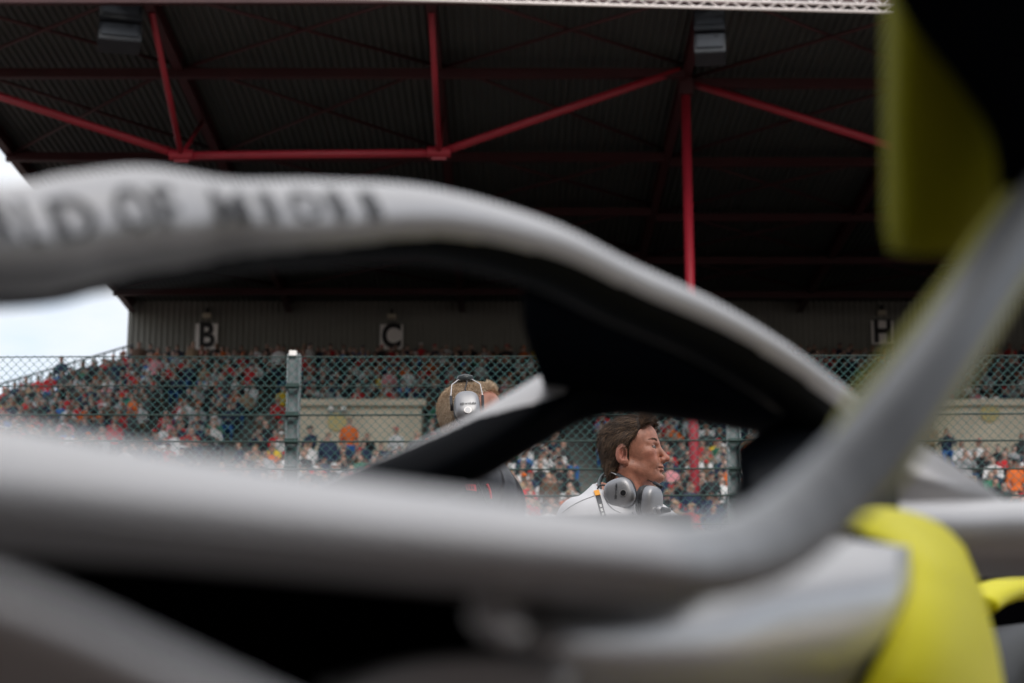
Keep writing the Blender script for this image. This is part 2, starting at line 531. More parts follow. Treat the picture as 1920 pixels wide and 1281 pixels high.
# loudspeakers under the roof edge
def speaker(px0, px1, py0, py1, skew, lab):
    y = 47.4
    c = P((px0 + px1) / 2, (py0 + py1) / 2, y)
    w = (px1 - px0) / FPX * y
    h = (py1 - py0) / FPX * y
    r = empty('loudspeaker', (c.x, c.y, c.z))
    for k in range(2):
        zc = c.z + h * (0.25 - 0.5 * k)
        rot = Matrix.Translation((c.x, y, zc)) @ Matrix.Rotation(skew, 4, 'Z') @ Matrix.Rotation(-0.20 - 0.1 * k, 4, 'X')
        for nm, bx, m in (('cabinet', ((0, 0.3, 0), (w * 0.92, 0.6, h * 0.47)), M['box_black']),
                          ('grille', ((0.0, -0.03, h * 0.03), (w * 0.80, 0.05, h * 0.34)), M['box_grey'])):
            V, F = box_vf(*bx)
            o = mesh(nm, [rot @ Vector(v) for v in V], F, m, r)
            bm = bmesh.new(); bm.from_mesh(o.data)
            bmesh.ops.bevel(bm, geom=bm.edges[:], offset=0.02, segments=2, affect='EDGES')
            bm.to_mesh(o.data); bm.free()
        V, F = box_vf((w * 0.2, -0.065, h * 0.14), (w * 0.14, 0.03, h * 0.05))
        mesh('badge', [rot @ Vector(v) for v in V], F, M['box_black'], r)
    for sx in (-0.3, 0.3):
        tube('hanger', [(c.x + sx * w, y + 0.25, c.z + h * 0.45), (c.x + sx * w, y + 0.25, ZR)], 0.04, M['box_black'], r, 6)
    setp(r, lab, 'loudspeaker', 'loudspeakers hung from the roof')
speaker(181, 272, -6, 84, 0.25, 'dark twin loudspeaker cabinet hung under the roof away from the white truss')
speaker(1297, 1364, 8, 108, -0.12, 'dark twin loudspeaker cabinet hung right below the white lattice truss')

# white lattice truss in front of the roof
tr = empty('lattice_truss', P(1100, 5, 40))
setp(tr, 'slim white lattice truss running in front of the roof', 'truss')
a0, a1 = P(300, -12, 40), P(1700, 24, 40.0)
b0, b1 = P(300, -26, 40), P(1700, 11, 40.0)
c0, c1 = P(300, -40, 40.4), P(1700, -8, 40.4)
for p, q in ((a0, a1), (b0, b1), (c0, c1)):
    tube('chord', [p, q], 0.035, M['truss'], tr, 8)
NB = 64
for (p, q), (u, v) in (((a0, a1), (b0, b1)), ((b0, b1), (c0, c1))):
    for k in range(NB):
        s0, s1 = k / NB, (k + 1) / NB
        f = (lambda e, h_, t: e.lerp(h_, t))
        s, e = (f(p, q, s0), f(u, v, s1)) if k % 2 == 0 else (f(u, v, s0), f(p, q, s1))
        tube('brace', [s, e], 0.014, M['truss'], tr, 5)
for x in (a0.x + 1, a1.x - 0.4):
    t_ = (x - a0.x) / (a1.x - a0.x)
    tube('hanger', [c0.lerp(c1, t_), (x, YF + 0.1, ZR + 0.2)], 0.02, M['truss'], tr, 6)

# ------------------------------------------------------------------ unseen pit building, added to block sky light from behind
M['pit'] = mat('pit_cladding', (0.07, 0.07, 0.072), 0.6, var=0.15, scale=0.5)
M['pit_glass'] = mat('pit_glass', (0.01, 0.012, 0.014), 0.15)
pit = empty('unseen_pit_building', (0, -9, 0))
setp(pit, 'long dark pit building with garages, unseen, added to shade the grid', 'building')
box('wall', (0, -12, 5.5), (120, 5.0, 11), M['pit'], pit)
box('canopy', (0, -8.0, 10.6), (122, 4.0, 0.5), M['pit'], pit)  # overhang added to deepen the shade over the car
box('balcony', (0, -8.9, 5.0), (120, 1.4, 0.35), M['pit'], pit)
for k in range(-8, 9):
    box('garage_door', (k * 6.8, -9.46, 1.8), (5.2, 0.1, 3.6), M['pit_glass'], pit)
    box('window', (k * 6.8, -9.46, 7.6), (5.6, 0.1, 2.6), M['pit_glass'], pit)

# ------------------------------------------------------------------ trackside fence
FY = 15.0
FTOP = P(960, 666, FY).z
bar = box('concrete_barrier', (0, FY, 0.5), (40, 0.5, 1.0), M['concrete'], None, 0.04)
setp(bar, 'long low concrete barrier wall at the foot of the trackside fence', 'barrier')
fe = empty('chain_link_fence', (0, FY, 1.0))
setp(fe, 'tall green chain link debris fence on galvanised posts along the track', 'fence')
FX0, FX1 = -8.0, 8.0
DM = 0.0685                                  # diamond width and height
parts = []
wires = int((FX1 - FX0) / (DM / 1)) + 1
rows_n = int((FTOP - 1.0) / (DM / 2))
V = []; F = []
rw = 0.0022
zz = [1.0 + 0.5 * DM * j for j in range(rows_n + 1)]
for k in range(int((FX1 - FX0) / (DM / 2))):
    base = FX0 + k * DM / 2
    b = len(V)
    for j, z in enumerate(zz):
        up = (j + k) % 2
        x = base + (DM * 0.53 if up else -DM * 0.03) + 0.005 * math.sin(z * 3.1 + base * 1.3)
        y = FY + (0.0035 if up else -0.0035)
        z2 = z + 0.006 * math.sin(x * 2.3 + z)
        for dx, dy in ((-rw, 0), (0, -rw), (rw, 0), (0, rw)):
            V.append((x + dx * 1.3, y + dy, z2))
        if j:
            p, q = b + (j - 1) * 4, b + j * 4
            for c in range(4):
                F.append((p + c, p + (c + 1) % 4, q + (c + 1) % 4, q + c))
wm = mesh('wire_mesh', V, F, M['wire'], fe)
wm['kind'] = 'stuff'
for i, py in enumerate((668, 723, 777, 827, 880, 930, 985, 1045, 1110)):
    z = P(960, py, FY).z
    if z < 1.05: continue
    pts = [(FX0 + (FX1 - FX0) * t / 30, FY - 0.012, z - 0.006 * math.sin(math.pi * ((t % 9) / 9)) + (t - 15) * 0.0010) for t in range(31)]
    tube('tension_cable', pts, 0.0045 if i in (0, 1) else 0.0075, M['cable'], fe, 6)
for px in (540 - 848, 540, 1384, 1384 + 846):
    x = (px - 960) / FPX * FY
    h = FTOP + 0.02 - 0.9
    zc = 0.9 + h / 2
    Vp, Fp = merge([box_vf((x - 0.045, FY + 0.085, zc), (0.012, 0.11, h)), box_vf((x + 0.045, FY + 0.085, zc), (0.012, 0.11, h)),
                    box_vf((x, FY + 0.085, zc), (0.078, 0.012, h))])
    post = mesh('fence_post', Vp, Fp, M['galv'], fe)
    box('post_cap', (x - 0.01, FY + 0.085, FTOP + 0.028), (0.055, 0.08, 0.04), M['sign_white'], post)
    for py in (723, 777, 827, 880, 930):
        z = P(960, py, FY).z
        box('cable_clamp', (x, FY + 0.012, z), (0.10, 0.03, 0.04), M['cable'], post)

# ================================================================== CROWD
PAL = {
 'black': (0.012, 0.013, 0.017), 'navy': (0.014, 0.025, 0.06), 'charcoal': (0.05, 0.052, 0.055), 'red': (0.48, 0.018, 0.025),
 'white': (0.62, 0.62, 0.63), 'grey': (0.34, 0.35, 0.37), 'orange': (0.62, 0.13, 0.02), 'blue': (0.04, 0.16, 0.48),
 'tan': (0.32, 0.23, 0.15), 'green': (0.03, 0.17, 0.10), 'pink': (0.62, 0.26, 0.29), 'yellow': (0.72, 0.52, 0.04), 'brown': (0.10, 0.06, 0.04)}
PM = {k: mat('cloth_' + k.replace(' ', '_'), v, 0.85) for k, v in PAL.items()}
SK = [mat('skin_tone_%d' % i, c, 0.6) for i, c in enumerate(((0.40, 0.24, 0.185), (0.30, 0.17, 0.125), (0.46, 0.30, 0.245)))]
HM = {'dark hair': mat('hair_dark', (0.018, 0.013, 0.010), 0.7), 'brown hair': mat('hair_brown', (0.06, 0.033, 0.018), 0.7),
      'fair hair': mat('hair_fair', (0.26, 0.17, 0.09), 0.7), 'grey hair': mat('hair_grey', (0.30, 0.29, 0.28), 0.7)}

def spectator_mesh(pose, h, capped):
    ax, Q = grid((-0.45, -0.75, -0.03), (0.45, 0.3, 1.95 if pose != 'stand' else 1.9), h)
    Qs = (np.abs(Q[0]), Q[1], Q[2])
    hd = 1.24 if pose != 'stand' else 1.62
    dz = hd - 1.24
    sc = h * 0.5
    chest = ell(Qs, (0, 0.01, 0.84 + dz), (0.19, 0.125, 0.27))
    hips = ell(Qs, (0, -0.02, 0.52 + dz), (0.18, 0.15, 0.13))
    sh = cap(Qs, (0, 0.01, 1.02 + dz), (0.17, 0.01, 1.0 + dz), 0.07, 0.065)
    if pose == 'phone':
        arm = np.minimum(cap(Qs, (0.2, 0, 0.99 + dz), (0.27, -0.16, 0.80 + dz), 0.052, 0.045), cap(Qs, (0.27, -0.16, 0.80 + dz), (0.07, -0.27, 1.10 + dz), 0.042, 0.034))
        hands = ell(Qs, (0.05, -0.29, 1.12 + dz), (0.04, 0.03, 0.055))
        hp = (0.05, -0.29, 1.12 + dz)
    elif pose == 'stand':
        arm = np.minimum(cap(Qs, (0.21, 0, 0.99 + dz), (0.26, 0.02, 0.68 + dz), 0.055, 0.045), cap(Qs, (0.26, 0.02, 0.68 + dz), (0.22, -0.12, 0.46 + dz), 0.042, 0.034))
        hands = ell(Qs, (0.21, -0.14, 0.42 + dz), (0.03, 0.04, 0.06)); hp = (0.21, -0.14, 0.42 + dz)
    elif pose == 'folded':
        arm = np.minimum(cap(Qs, (0.2, 0, 0.99), (0.25, -0.10, 0.72), 0.055, 0.046), cap(Qs, (0.25, -0.10, 0.72), (0.04, -0.20, 0.77), 0.043, 0.036))
        hands = ell(Qs, (0.03, -0.20, 0.78), (0.05, 0.03, 0.035)); hp = (0.03, -0.2, 0.78)
    else:
        arm = np.minimum(cap(Qs, (0.2, 0, 0.99), (0.25, -0.06, 0.70), 0.055, 0.046), cap(Qs, (0.25, -0.06, 0.70), (0.13, -0.32, 0.60), 0.042, 0.034))
        hands = ell(Qs, (0.12, -0.36, 0.60), (0.04, 0.06, 0.03)); hp = (0.12, -0.36, 0.6)
    if pose == 'stand':
        leg = np.minimum(cap(Qs, (0.09, 0, 0.86), (0.11, -0.01, 0.46), 0.088, 0.06), cap(Qs, (0.11, -0.01, 0.46), (0.12, 0.02, 0.07), 0.058, 0.042))
        foot = cap(Qs, (0.12, 0.03, 0.035), (0.14, -0.15, 0.03), 0.045, 0.04)
    else:
        leg = np.minimum(cap(Qs, (0.09, -0.02, 0.50), (0.13, -0.44, 0.50), 0.085, 0.066), cap(Qs, (0.13, -0.44, 0.49), (0.13, -0.40, 0.07), 0.06, 0.042))
        foot = cap(Qs, (0.13, -0.39, 0.035), (0.14, -0.56, 0.03), 0.045, 0.04)
    neck = cap(Qs, (0, 0.0, 1.05 + dz), (0, -0.02, 1.18 + dz), 0.055)
    head = ell(Qs, (0, -0.02, hd), (0.080, 0.100, 0.122))
    head = smin(head, ell(Qs, (0, -0.115, hd - 0.02), (0.02, 0.025, 0.03)), 0.03)
    if capped:
        head = np.minimum(head, ell(Qs, (0, -0.02, hd + 0.05), (0.09, 0.108, 0.085)))
        head = np.minimum(head, ell(Qs, (0, -0.14, hd + 0.045), (0.075, 0.075, 0.02 + h * 0.25)))
    body = smin(smin(chest, hips, 0.08), sh, 0.06)
    body = smin(body, arm, 0.035); body = smin(body, leg, 0.05)
    f = np.minimum(smin(smin(body, smin(neck, head, 0.03), 0.03), np.minimum(hands, foot), 0.02), 9)
    Vv, Fq = nets(f, ax)
    c = Vv[Fq].mean(1)
    mi = np.zeros(len(Fq), int)
    legz = (c[:, 2] < 0.60 + dz) & ((c[:, 1] < -0.14) | (c[:, 2] < 0.46 + dz)) if pose != 'stand' else c[:, 2] < 0.9
    mi[legz] = 1
    mi[c[:, 2] > 1.09 + dz + (0 if pose != 'phone' else 0.0)] = 2
    if pose == 'phone':
        mi[(c[:, 1] < -0.2) & (c[:, 2] > 0.98 + dz) & (c[:, 2] < 1.2 + dz) & (np.abs(c[:, 0]) < 0.14)] = 2
    hairm = (c[:, 2] > hd - 0.05) & ((c[:, 1] > -0.02 - (c[:, 2] - hd) * 0.2) | (c[:, 2] > hd + 0.055))
    if capped: hairm = (c[:, 2] > hd + 0.03) | ((c[:, 2] > hd - 0.05) & (c[:, 1] > 0.02))
    if pose == 'phone': hairm &= ~((c[:, 1] < -0.22))
    mi[hairm] = 3
    hd_ = np.sqrt((np.abs(c[:, 0]) - hp[0]) ** 2 + (c[:, 1] - hp[1]) ** 2 + (c[:, 2] - hp[2]) ** 2)
    mi[hd_ < 0.08] = 2
    return Vv, Fq, mi

POSES = [('sit', False), ('sit', True), ('folded', False), ('folded', True), ('phone', False), ('phone', True), ('stand', False), ('stand', True)]
PWORD = {'sit': 'hands on lap', 'folded': 'arms folded', 'phone': 'hands raised', 'stand': 'standing'}
HI = []
LO = []
for p_, c_ in POSES:
    v, f, mi = spectator_mesh(p_, 0.036, c_)
    me = np_mesh('spectator', v, f, mi)
    me.polygons.foreach_set('use_smooth', np.ones(len(f), bool))
    for k in range(4): me.materials.append(SK[0])
    HI.append(me)
    LO.append(spectator_mesh(p_, 0.058, c_))

shirts = ['black'] * 30 + ['navy'] * 24 + ['charcoal'] * 16 + ['red'] * 13 + ['white'] * 11 + ['grey'] * 8 + ['orange'] * 3 + ['blue'] * 3 + ['tan'] * 5 + ['green'] * 2 + ['pink'] * 2 + ['yellow'] * 1 + ['brown'] * 5
hats = ['black', 'red', 'white', 'orange', 'navy', 'black', 'white', 'charcoal', 'tan', 'navy', 'red']
hairs = ['dark hair'] * 5 + ['brown hair'] * 5 + ['fair hair'] * 2 + ['grey hair']
pants = ['navy', 'black', 'charcoal', 'blue', 'tan', 'brown', 'charcoal']
AISLES = (-11.8, -8.6, -1.0, 2.2, 9.2, 12.4, 19.5)
seats = []
for i in range(N_ROW):
    y = row_y(i)
    x = edge_x(y) + 0.35
    while x < 24 and x < y * 0.30 + 1.5:
        xx = x + random.uniform(-0.07, 0.07)
        x += random.uniform(0.48, 0.57)
        if any(a - 0.55 < xx < a + 0.55 for a in AISLES if (i > 6)): continue
        if any(va - 0.9 < xx < vb + 0.3 and vy - 0.1 < y < vyb + 0.6 for va, vb, vy, vyb, _ in VOM): continue
        # rows right below the entrances stay thin so that the walls show
        if any(va < xx < vb and vy - 4.0 < y <= vy for va, vb, vy, vyb, _ in VOM) and random.random() < 0.8: continue
        holes = math.sin(xx * 0.9 + i * 0.35) + math.sin(xx * 0.37 - i * 0.6 + 1)
        if random.random() < (0.04 if holes < 1.45 else 0.4): continue
        z = tread(y)
        px, py = proj(xx, y, z + 1.0)
        seats.append((xx, y, z, px, py, i))
def in_view(px, py):
    if not (-10 < px < 1930): return False
    if py < 640: return False
    if px < 700: return py < 815 + 0.13 * px
    if px < 1010: return py < 700 or (px > 930 and py > 860 and py < 965)
    if px < 1480: return (py > 800 if px < 1200 else py > 770) and py < 990
    if px < 1660: return py < 665 + (px - 1480) * 0.4
    if px < 1745: return False
    return py < 955 and py > 690 and py < 850 + (px - 1745) * 0.7
vis = [s for s in seats if in_view(s[3], s[4])]
vis.sort(key=lambda s: s[1])
near = set(id(s) for s in vis[:298])
CR_V, CR_F, CR_M, off = [], [], [], 0
crowd_mats = [PM[k] for k in PAL] + SK + [HM[k] for k in HM]
cidx = {m.name: i for i, m in enumerate(crowd_mats)}
cur_top, cur_row = '', -1
for s in seats:
    r = random.random()
    capped = random.random() < 0.34
    pose = 'sit' if r < 0.45 else 'folded' if r < 0.72 else 'phone' if r < 0.95 else 'stand'
    if pose == 'stand' and s[5] < 3: pose = 'sit'
    k = POSES.index((pose, capped))
    sh, pa = random.choice(shirts), random.choice(pants)
    sk = random.choice(SK)
    hc = random.choice(hats) if capped else random.choice(hairs)
    mats = [PM[sh], PM[pa], sk, PM[hc] if capped else HM[hc]]
    yaw = random.gauss(0, 0.28)
    last_top, last_row = cur_top, cur_row
    cur_top, cur_row = sh, s[5]
    scl = random.uniform(0.92, 1.06)
    if id(s) in near:
        o = bpy.data.objects.new('person', HI[k])
        COL.objects.link(o)
        o.location = (s[0], s[1], s[2])
        o.rotation_euler = (0, 0, yaw)
        o.scale = (scl, scl, scl)
        for q in range(4):
            o.material_slots[q].link = 'OBJECT'
            o.material_slots[q].material = mats[q]
        setp(o, 'spectator in %s top, %s, %s, row %d from back' % (sh, (hc + ' cap') if capped else hc, PWORD[pose], s[5] + 1), 'person', 'spectators in the grandstand')
        o['label'] += (', beside %s top' % last_top) if last_row == s[5] else ', at a row end'
    else:
        v, f, mi = LO[k]
        c, sn = math.cos(yaw), math.sin(yaw)
        w = np.empty_like(v)
        w[:, 0] = (v[:, 0] * c - v[:, 1] * sn) * scl + s[0]
        w[:, 1] = (v[:, 0] * sn + v[:, 1] * c) * scl + s[1]
        w[:, 2] = v[:, 2] * scl + s[2]
        lut = np.array([cidx[m.name] for m in mats])
        CR_V.append(w); CR_F.append(f + off); CR_M.append(lut[mi]); off += len(v)
me = np_mesh('crowd', np.concatenate(CR_V), np.concatenate(CR_F), np.concatenate(CR_M))
for m in crowd_mats: me.materials.append(m)
crowd = bpy.data.objects.new('crowd', me)
COL.objects.link(crowd)
setp(crowd, 'dense crowd of seated spectators filling the far grandstand rows', 'crowd', kind='stuff')
print('seats', len(seats), 'in view', len(vis), 'crowd faces', len(me.polygons))

# ================================================================== PEOPLE
M['skin'] = mat('skin', (0.5, 0.27, 0.2), 0.46, var=0.20, scale=48, bump=0.32, bscale=220, attr='tint', sss=0.06)
M['eye_white'] = mat('eye_white', (0.20, 0.165, 0.15), 0.4)
M['iris'] = mat('iris', (0.015, 0.012, 0.010), 0.3)
M['shirt_white'] = mat('shirt_white', (0.66, 0.655, 0.67), 0.75, var=0.04, scale=9, bump=0.25, bscale=30)
M['shirt_trim'] = mat('shirt_trim', (0.13, 0.13, 0.14), 0.7)
M['jacket'] = mat('jacket_black', (0.012, 0.012, 0.016), 0.38, var=0.2, scale=8, bump=0.7, bscale=18)
M['jacket_red'] = mat('jacket_red', (0.62, 0.03, 0.04), 0.5)
M['trousers'] = mat('trousers_dark', (0.02, 0.02, 0.024), 0.8)
M['shoe'] = mat('shoe_black', (0.015, 0.015, 0.015), 0.5)
M['cup'] = mat('headset_silver', (0.32, 0.32, 0.33), 0.42, 0.6)
M['cup_dark'] = mat('headset_black', (0.012, 0.012, 0.014), 0.4)
M['steel'] = mat('headset_steel', (0.62, 0.60, 0.59), 0.40, 0.8)
M['pad'] = mat('headset_pad', (0.05, 0.06, 0.065), 0.42)
M['orange'] = mat('orange_tab', (0.85, 0.35, 0.02), 0.5)

def head_field(Q):
    """head in its own frame: x forward, y left, z up, origin at the head centre"""
    A = (Q[0], np.abs(Q[1]), Q[2])
    f = ell(A, (-0.012, 0, 0.036), (0.099, 0.077, 0.088))                       # skull
    f = smin(f, ell(A, (0.040, 0, 0.040), (0.052, 0.064, 0.060)), 0.03)         # forehead
    f = smin(f, ell(A, (0.036, 0, -0.025), (0.056, 0.060, 0.075)), 0.03)        # mid face
    f = smin(f, ell(A, (0.030, 0, -0.075), (0.056, 0.053, 0.036)), 0.025)       # jaw
    f = smin(f, cap(A, (-0.012, 0.050, -0.055), (0.066, 0.020, -0.100), 0.019, 0.015), 0.022)
    f = smin(f, ell(A, (0.076, 0, -0.104), (0.021, 0.023, 0.018)), 0.014)       # chin
    f = smin(f, ell(A, (0.062, 0.043, -0.018), (0.024, 0.021, 0.020)), 0.018)   # cheekbone
    f = smin(f, cap(A, (0.086, 0.008, 0.018), (0.069, 0.050, 0.016), 0.0120, 0.0095), 0.011)   # brow
    f = smax(f, -ell(A, (0.099, 0.033, -0.001), (0.023, 0.019, 0.0135)), 0.009)  # eye socket
    f = smin(f, ell(A, (0.074, 0.032, 0.0005), (0.0145, 0.0165, 0.0115)), 0.004)   # lids
    f = smax(f, -cap(A, (0.092, 0.020, -0.0005), (0.080, 0.047, -0.0010), 0.0043), 0.002)      # eye slit
    f = smin(f, cap(A, (0.083, 0.024, -0.0125), (0.078, 0.042, -0.0125), 0.006), 0.008)       # bag under the eye
    f = smin(f, cap(A, (0.088, 0, 0.010), (0.113, 0, -0.038), 0.0085, 0.0105), 0.012)         # nose bridge
    f = smin(f, ell(A, (0.114, 0, -0.044), (0.0135, 0.0125, 0.0110)), 0.008)
    f = smin(f, ell(A, (0.099, 0.0135, -0.047), (0.0125, 0.0085, 0.0090)), 0.006)             # wings
    f = smax(f, -ell(A, (0.108, 0.006, -0.055), (0.006, 0.0035, 0.004)), 0.003)               # nostril
    f = smin(f, ell(A, (0.076, 0, -0.068), (0.021, 0.028, 0.020)), 0.014)       # mouth mound
    f = smin(f, ell(A, (0.0925, 0, -0.0700), (0.0085, 0.021, 0.0055)), 0.005)    # upper lip
    f = smin(f, ell(A, (0.0905, 0, -0.0815), (0.0085, 0.019, 0.0058)), 0.005)   # lower lip
    f = smax(f, -cap(A, (0.1025, 0, -0.0757), (0.084, 0.028, -0.0735), 0.0030), 0.003)
    f = smax(f, -cap(A, (0.098, 0, -0.0925), (0.090, 0.014, -0.0925), 0.0050), 0.009)         # under lip
    f = smax(f, -cap(A, (0.096, 0.021, -0.046), (0.078, 0.037, -0.078), 0.0034), 0.006)       # smile line
    f = smin(f, ell(A, (0.066, 0.036, -0.050), (0.022, 0.017, 0.024)), 0.016)   # cheek
    for q_ in range(3):                                                          # lines beside the eye
        f = smax(f, -cap(A, (0.062, 0.052, 0.001 - 0.005 * q_), (0.048, 0.0605, 0.008 - 0.011 * q_), 0.0016), 0.004)
    f = smax(f, -cap(A, (0.086, 0.020, -0.017), (0.070, 0.046, -0.021), 0.0016), 0.005)
    f = smin(f, ell(A, (0.028, 0, -0.108), (0.045, 0.040, 0.022)), 0.02)        # under the jaw
    # neck
    f = smin(f, cap(A, (-0.035, 0, -0.055), (-0.050, 0, -0.215), 0.058, 0.064), 0.024)
    f = smin(f, cap(A, (-0.030, 0.052, -0.060), (0.000, 0.020, -0.190), 0.014), 0.018)
    # ear
    e = ell(A, (-0.027, 0.0800, -0.008), (0.0215, 0.0090, 0.0375), 0.22)
    e = smin(e, ell(A, (-0.018, 0.0765, -0.040), (0.011, 0.0080, 0.013)), 0.008)
    e = smax(e, -ell(A, (-0.020, 0.0900, -0.012), (0.0130, 0.0135, 0.0235), 0.22), 0.002)
    e = smin(e, cap(A, (-0.018, 0.080, 0.004), (-0.027, 0.082, -0.022), 0.003), 0.003)
    f = smin(f, e, 0.006)
    return f
HAX, HQ = grid((-0.125, -0.105, -0.20), (0.135, 0.105, 0.135), 0.0024)
HEAD_V, HEAD_F = nets(head_field(HQ), HAX)
def smooth_np(V, F, it=1, lam=0.5):
    V = V.copy()
    e = np.concatenate([F[:, [0, 1]], F[:, [1, 2]], F[:, [2, 3]], F[:, [3, 0]]])
    for _ in range(it):
        a = np.zeros_like(V); c = np.zeros(len(V), np.float32)
        np.add.at(a, e[:, 0], V[e[:, 1]]); np.add.at(c, e[:, 0], 1)
        np.add.at(a, e[:, 1], V[e[:, 0]]); np.add.at(c, e[:, 1], 1)
        V += lam * (a / np.maximum(c, 1)[:, None] - V)
    return V
HEAD_V = smooth_np(HEAD_V, HEAD_F, 1, 0.4)

def hand_vf(side):
    """relaxed hand hanging down: x forward, z up, palm facing the body (y = 0 plane)"""
    ax, Q = grid((-0.07, -0.05, -0.21), (0.08, 0.06, 0.03), 0.0042)
    f = ell(Q, (0, 0, -0.05), (0.042, 0.016, 0.052))
    f = smin(f, cap(Q, (0, 0, 0.02), (0, 0, -0.02), 0.026, 0.03), 0.02)
    for fx, L in ((0.030, 0.072), (0.010, 0.080), (-0.011, 0.074), (-0.030, 0.058)):
        a = (fx, 0, -0.088); b = (fx * 1.12, 0.008, -0.088 - L * 0.45); c = (fx * 1.1, 0.028, -0.088 - L * 0.95)
        f = smin(f, np.minimum(cap(Q, a, b, 0.0088, 0.0082), cap(Q, b, c, 0.0082, 0.0068)), 0.006)
    f = smin(f, np.minimum(cap(Q, (0.030, 0.004, -0.035), (0.055, 0.015, -0.075), 0.0125, 0.010), cap(Q, (0.055, 0.015, -0.075), (0.054, 0.022, -0.105), 0.010, 0.0075)), 0.010)
    V, F = nets(f, ax)
    if side > 0:
        V = V * np.array([1, -1, 1], np.float32); F = F[:, ::-1]
    return V, F
HANDS = {s: hand_vf(s) for s in (-1, 1)}

def torso_field(Q, grow=0.0):
    A = (Q[0], np.abs(Q[1]), Q[2])
    f = ell(A, (0.005, 0, 1.255), (0.125, 0.175, 0.235))
    f = smin(f, ell(A, (0.012, 0, 1.06), (0.125, 0.160, 0.18)), 0.08)
    f = smin(f, ell(A, (-0.01, 0, 0.93), (0.120, 0.168, 0.13)), 0.06)
    f = smin(f, cap(A, (-0.02, 0.02, 1.430), (-0.015, 0.170, 1.380), 0.055, 0.060), 0.07)     # shoulder girdle
    f = smin(f, cap(A, (-0.045, 0.03, 1.49), (-0.03, 0.13, 1.412), 0.042, 0.040), 0.06)       # trapezius
    f = smin(f, ell(A, (0.065, 0.075, 1.325), (0.06, 0.085, 0.075)), 0.05)
    return f - grow
def arm_field(Q, grow=0.0, fore=True):
    A = (Q[0], np.abs(Q[1]), Q[2])
    f = cap(A, (-0.012, 0.198, 1.378), (-0.03, 0.245, 1.12), 0.056, 0.044)
    if fore: f = smin(f, cap(A, (-0.03, 0.245, 1.12), (0.045, 0.262, 0.885), 0.044, 0.030), 0.02)
    return f - grow
def leg_field(Q, grow=0.0):
    A = (Q[0], np.abs(Q[1]), Q[2])
    f = cap(A, (-0.005, 0.092, 0.88), (0.012, 0.105, 0.49), 0.088, 0.056)
    f = smin(f, cap(A, (0.012, 0.105, 0.49), (-0.025, 0.115, 0.09), 0.055, 0.040), 0.03)
    f = smin(f, ell(A, (-0.03, 0.112, 0.34), (0.055, 0.052, 0.12)), 0.04)
    return f - grow
BAX, BQ = grid((-0.22, -0.36, -0.01), (0.26, 0.36, 1.53), 0.014)
bf = smin(torso_field(BQ), arm_field(BQ), 0.035)
bf = smin(bf, leg_field(BQ), 0.04)
Ab = (BQ[0], np.abs(BQ[1]), BQ[2])
bf = smin(bf, cap(Ab, (-0.03, 0.115, 0.05), (0.13, 0.14, 0.03), 0.042, 0.034), 0.02)
bf = smin(bf, cap(BQ, (-0.05, 0, 1.56), (-0.045, 0, 1.40), 0.058, 0.066), 0.03)
BODY_V, BODY_F = nets(bf, BAX)
SAX, SQ = grid((-0.24, -0.38, 0.78), (0.26, 0.38, 1.56), 0.011)
fold = 0.0035 * np.sin(SQ[2] * 46 + SQ[1] * 23 + SQ[0] * 12) * np.clip((1.36 - SQ[2]) * 6, 0, 1) + 0.0025 * np.sin(SQ[1] * 60 + SQ[0] * 35 - SQ[2] * 30)
sf = smin(torso_field(SQ, 0.016), arm_field(SQ, 0.016, False), 0.04)
sf = smin(sf, cap((SQ[0], SQ[1], SQ[2]), (-0.045, 0, 1.52), (-0.03, 0, 1.42), 0.068, 0.085), 0.035) + fold
sf_s = np.maximum(sf, np.maximum(SQ[2] - (1.508 + (-SQ[0] - 0.03) * 0.42), 0.84 - SQ[2]))
SHIRT_V, SHIRT_F = nets(sf_s, SAX)
sfj = smin(torso_field(SQ, 0.026), arm_field(SQ, 0.026, True), 0.04)
sfj = smin(sfj, cap((SQ[0], SQ[1], SQ[2]), (-0.045, 0, 1.56), (-0.03, 0, 1.42), 0.080, 0.095), 0.03) + 1.1 * fold
sfj = np.maximum(sfj, np.maximum(SQ[2] - (1.528 + (-SQ[0] - 0.03) * 0.35), 0.83 - SQ[2]))
JACKET_V, JACKET_F = nets(sfj, SAX)
TAX, TQ = grid((-0.2, -0.26, 0.07), (0.2, 0.26, 1.02), 0.012)
tf = smin(leg_field(TQ, 0.014), ell((TQ[0], np.abs(TQ[1]), TQ[2]), (-0.01, 0, 0.93), (0.134, 0.182, 0.14)), 0.04)
tf = np.maximum(tf, np.maximum(TQ[2] - 0.98, 0.085 - TQ[2]))
TROU_V, TROU_F = nets(tf, TAX)

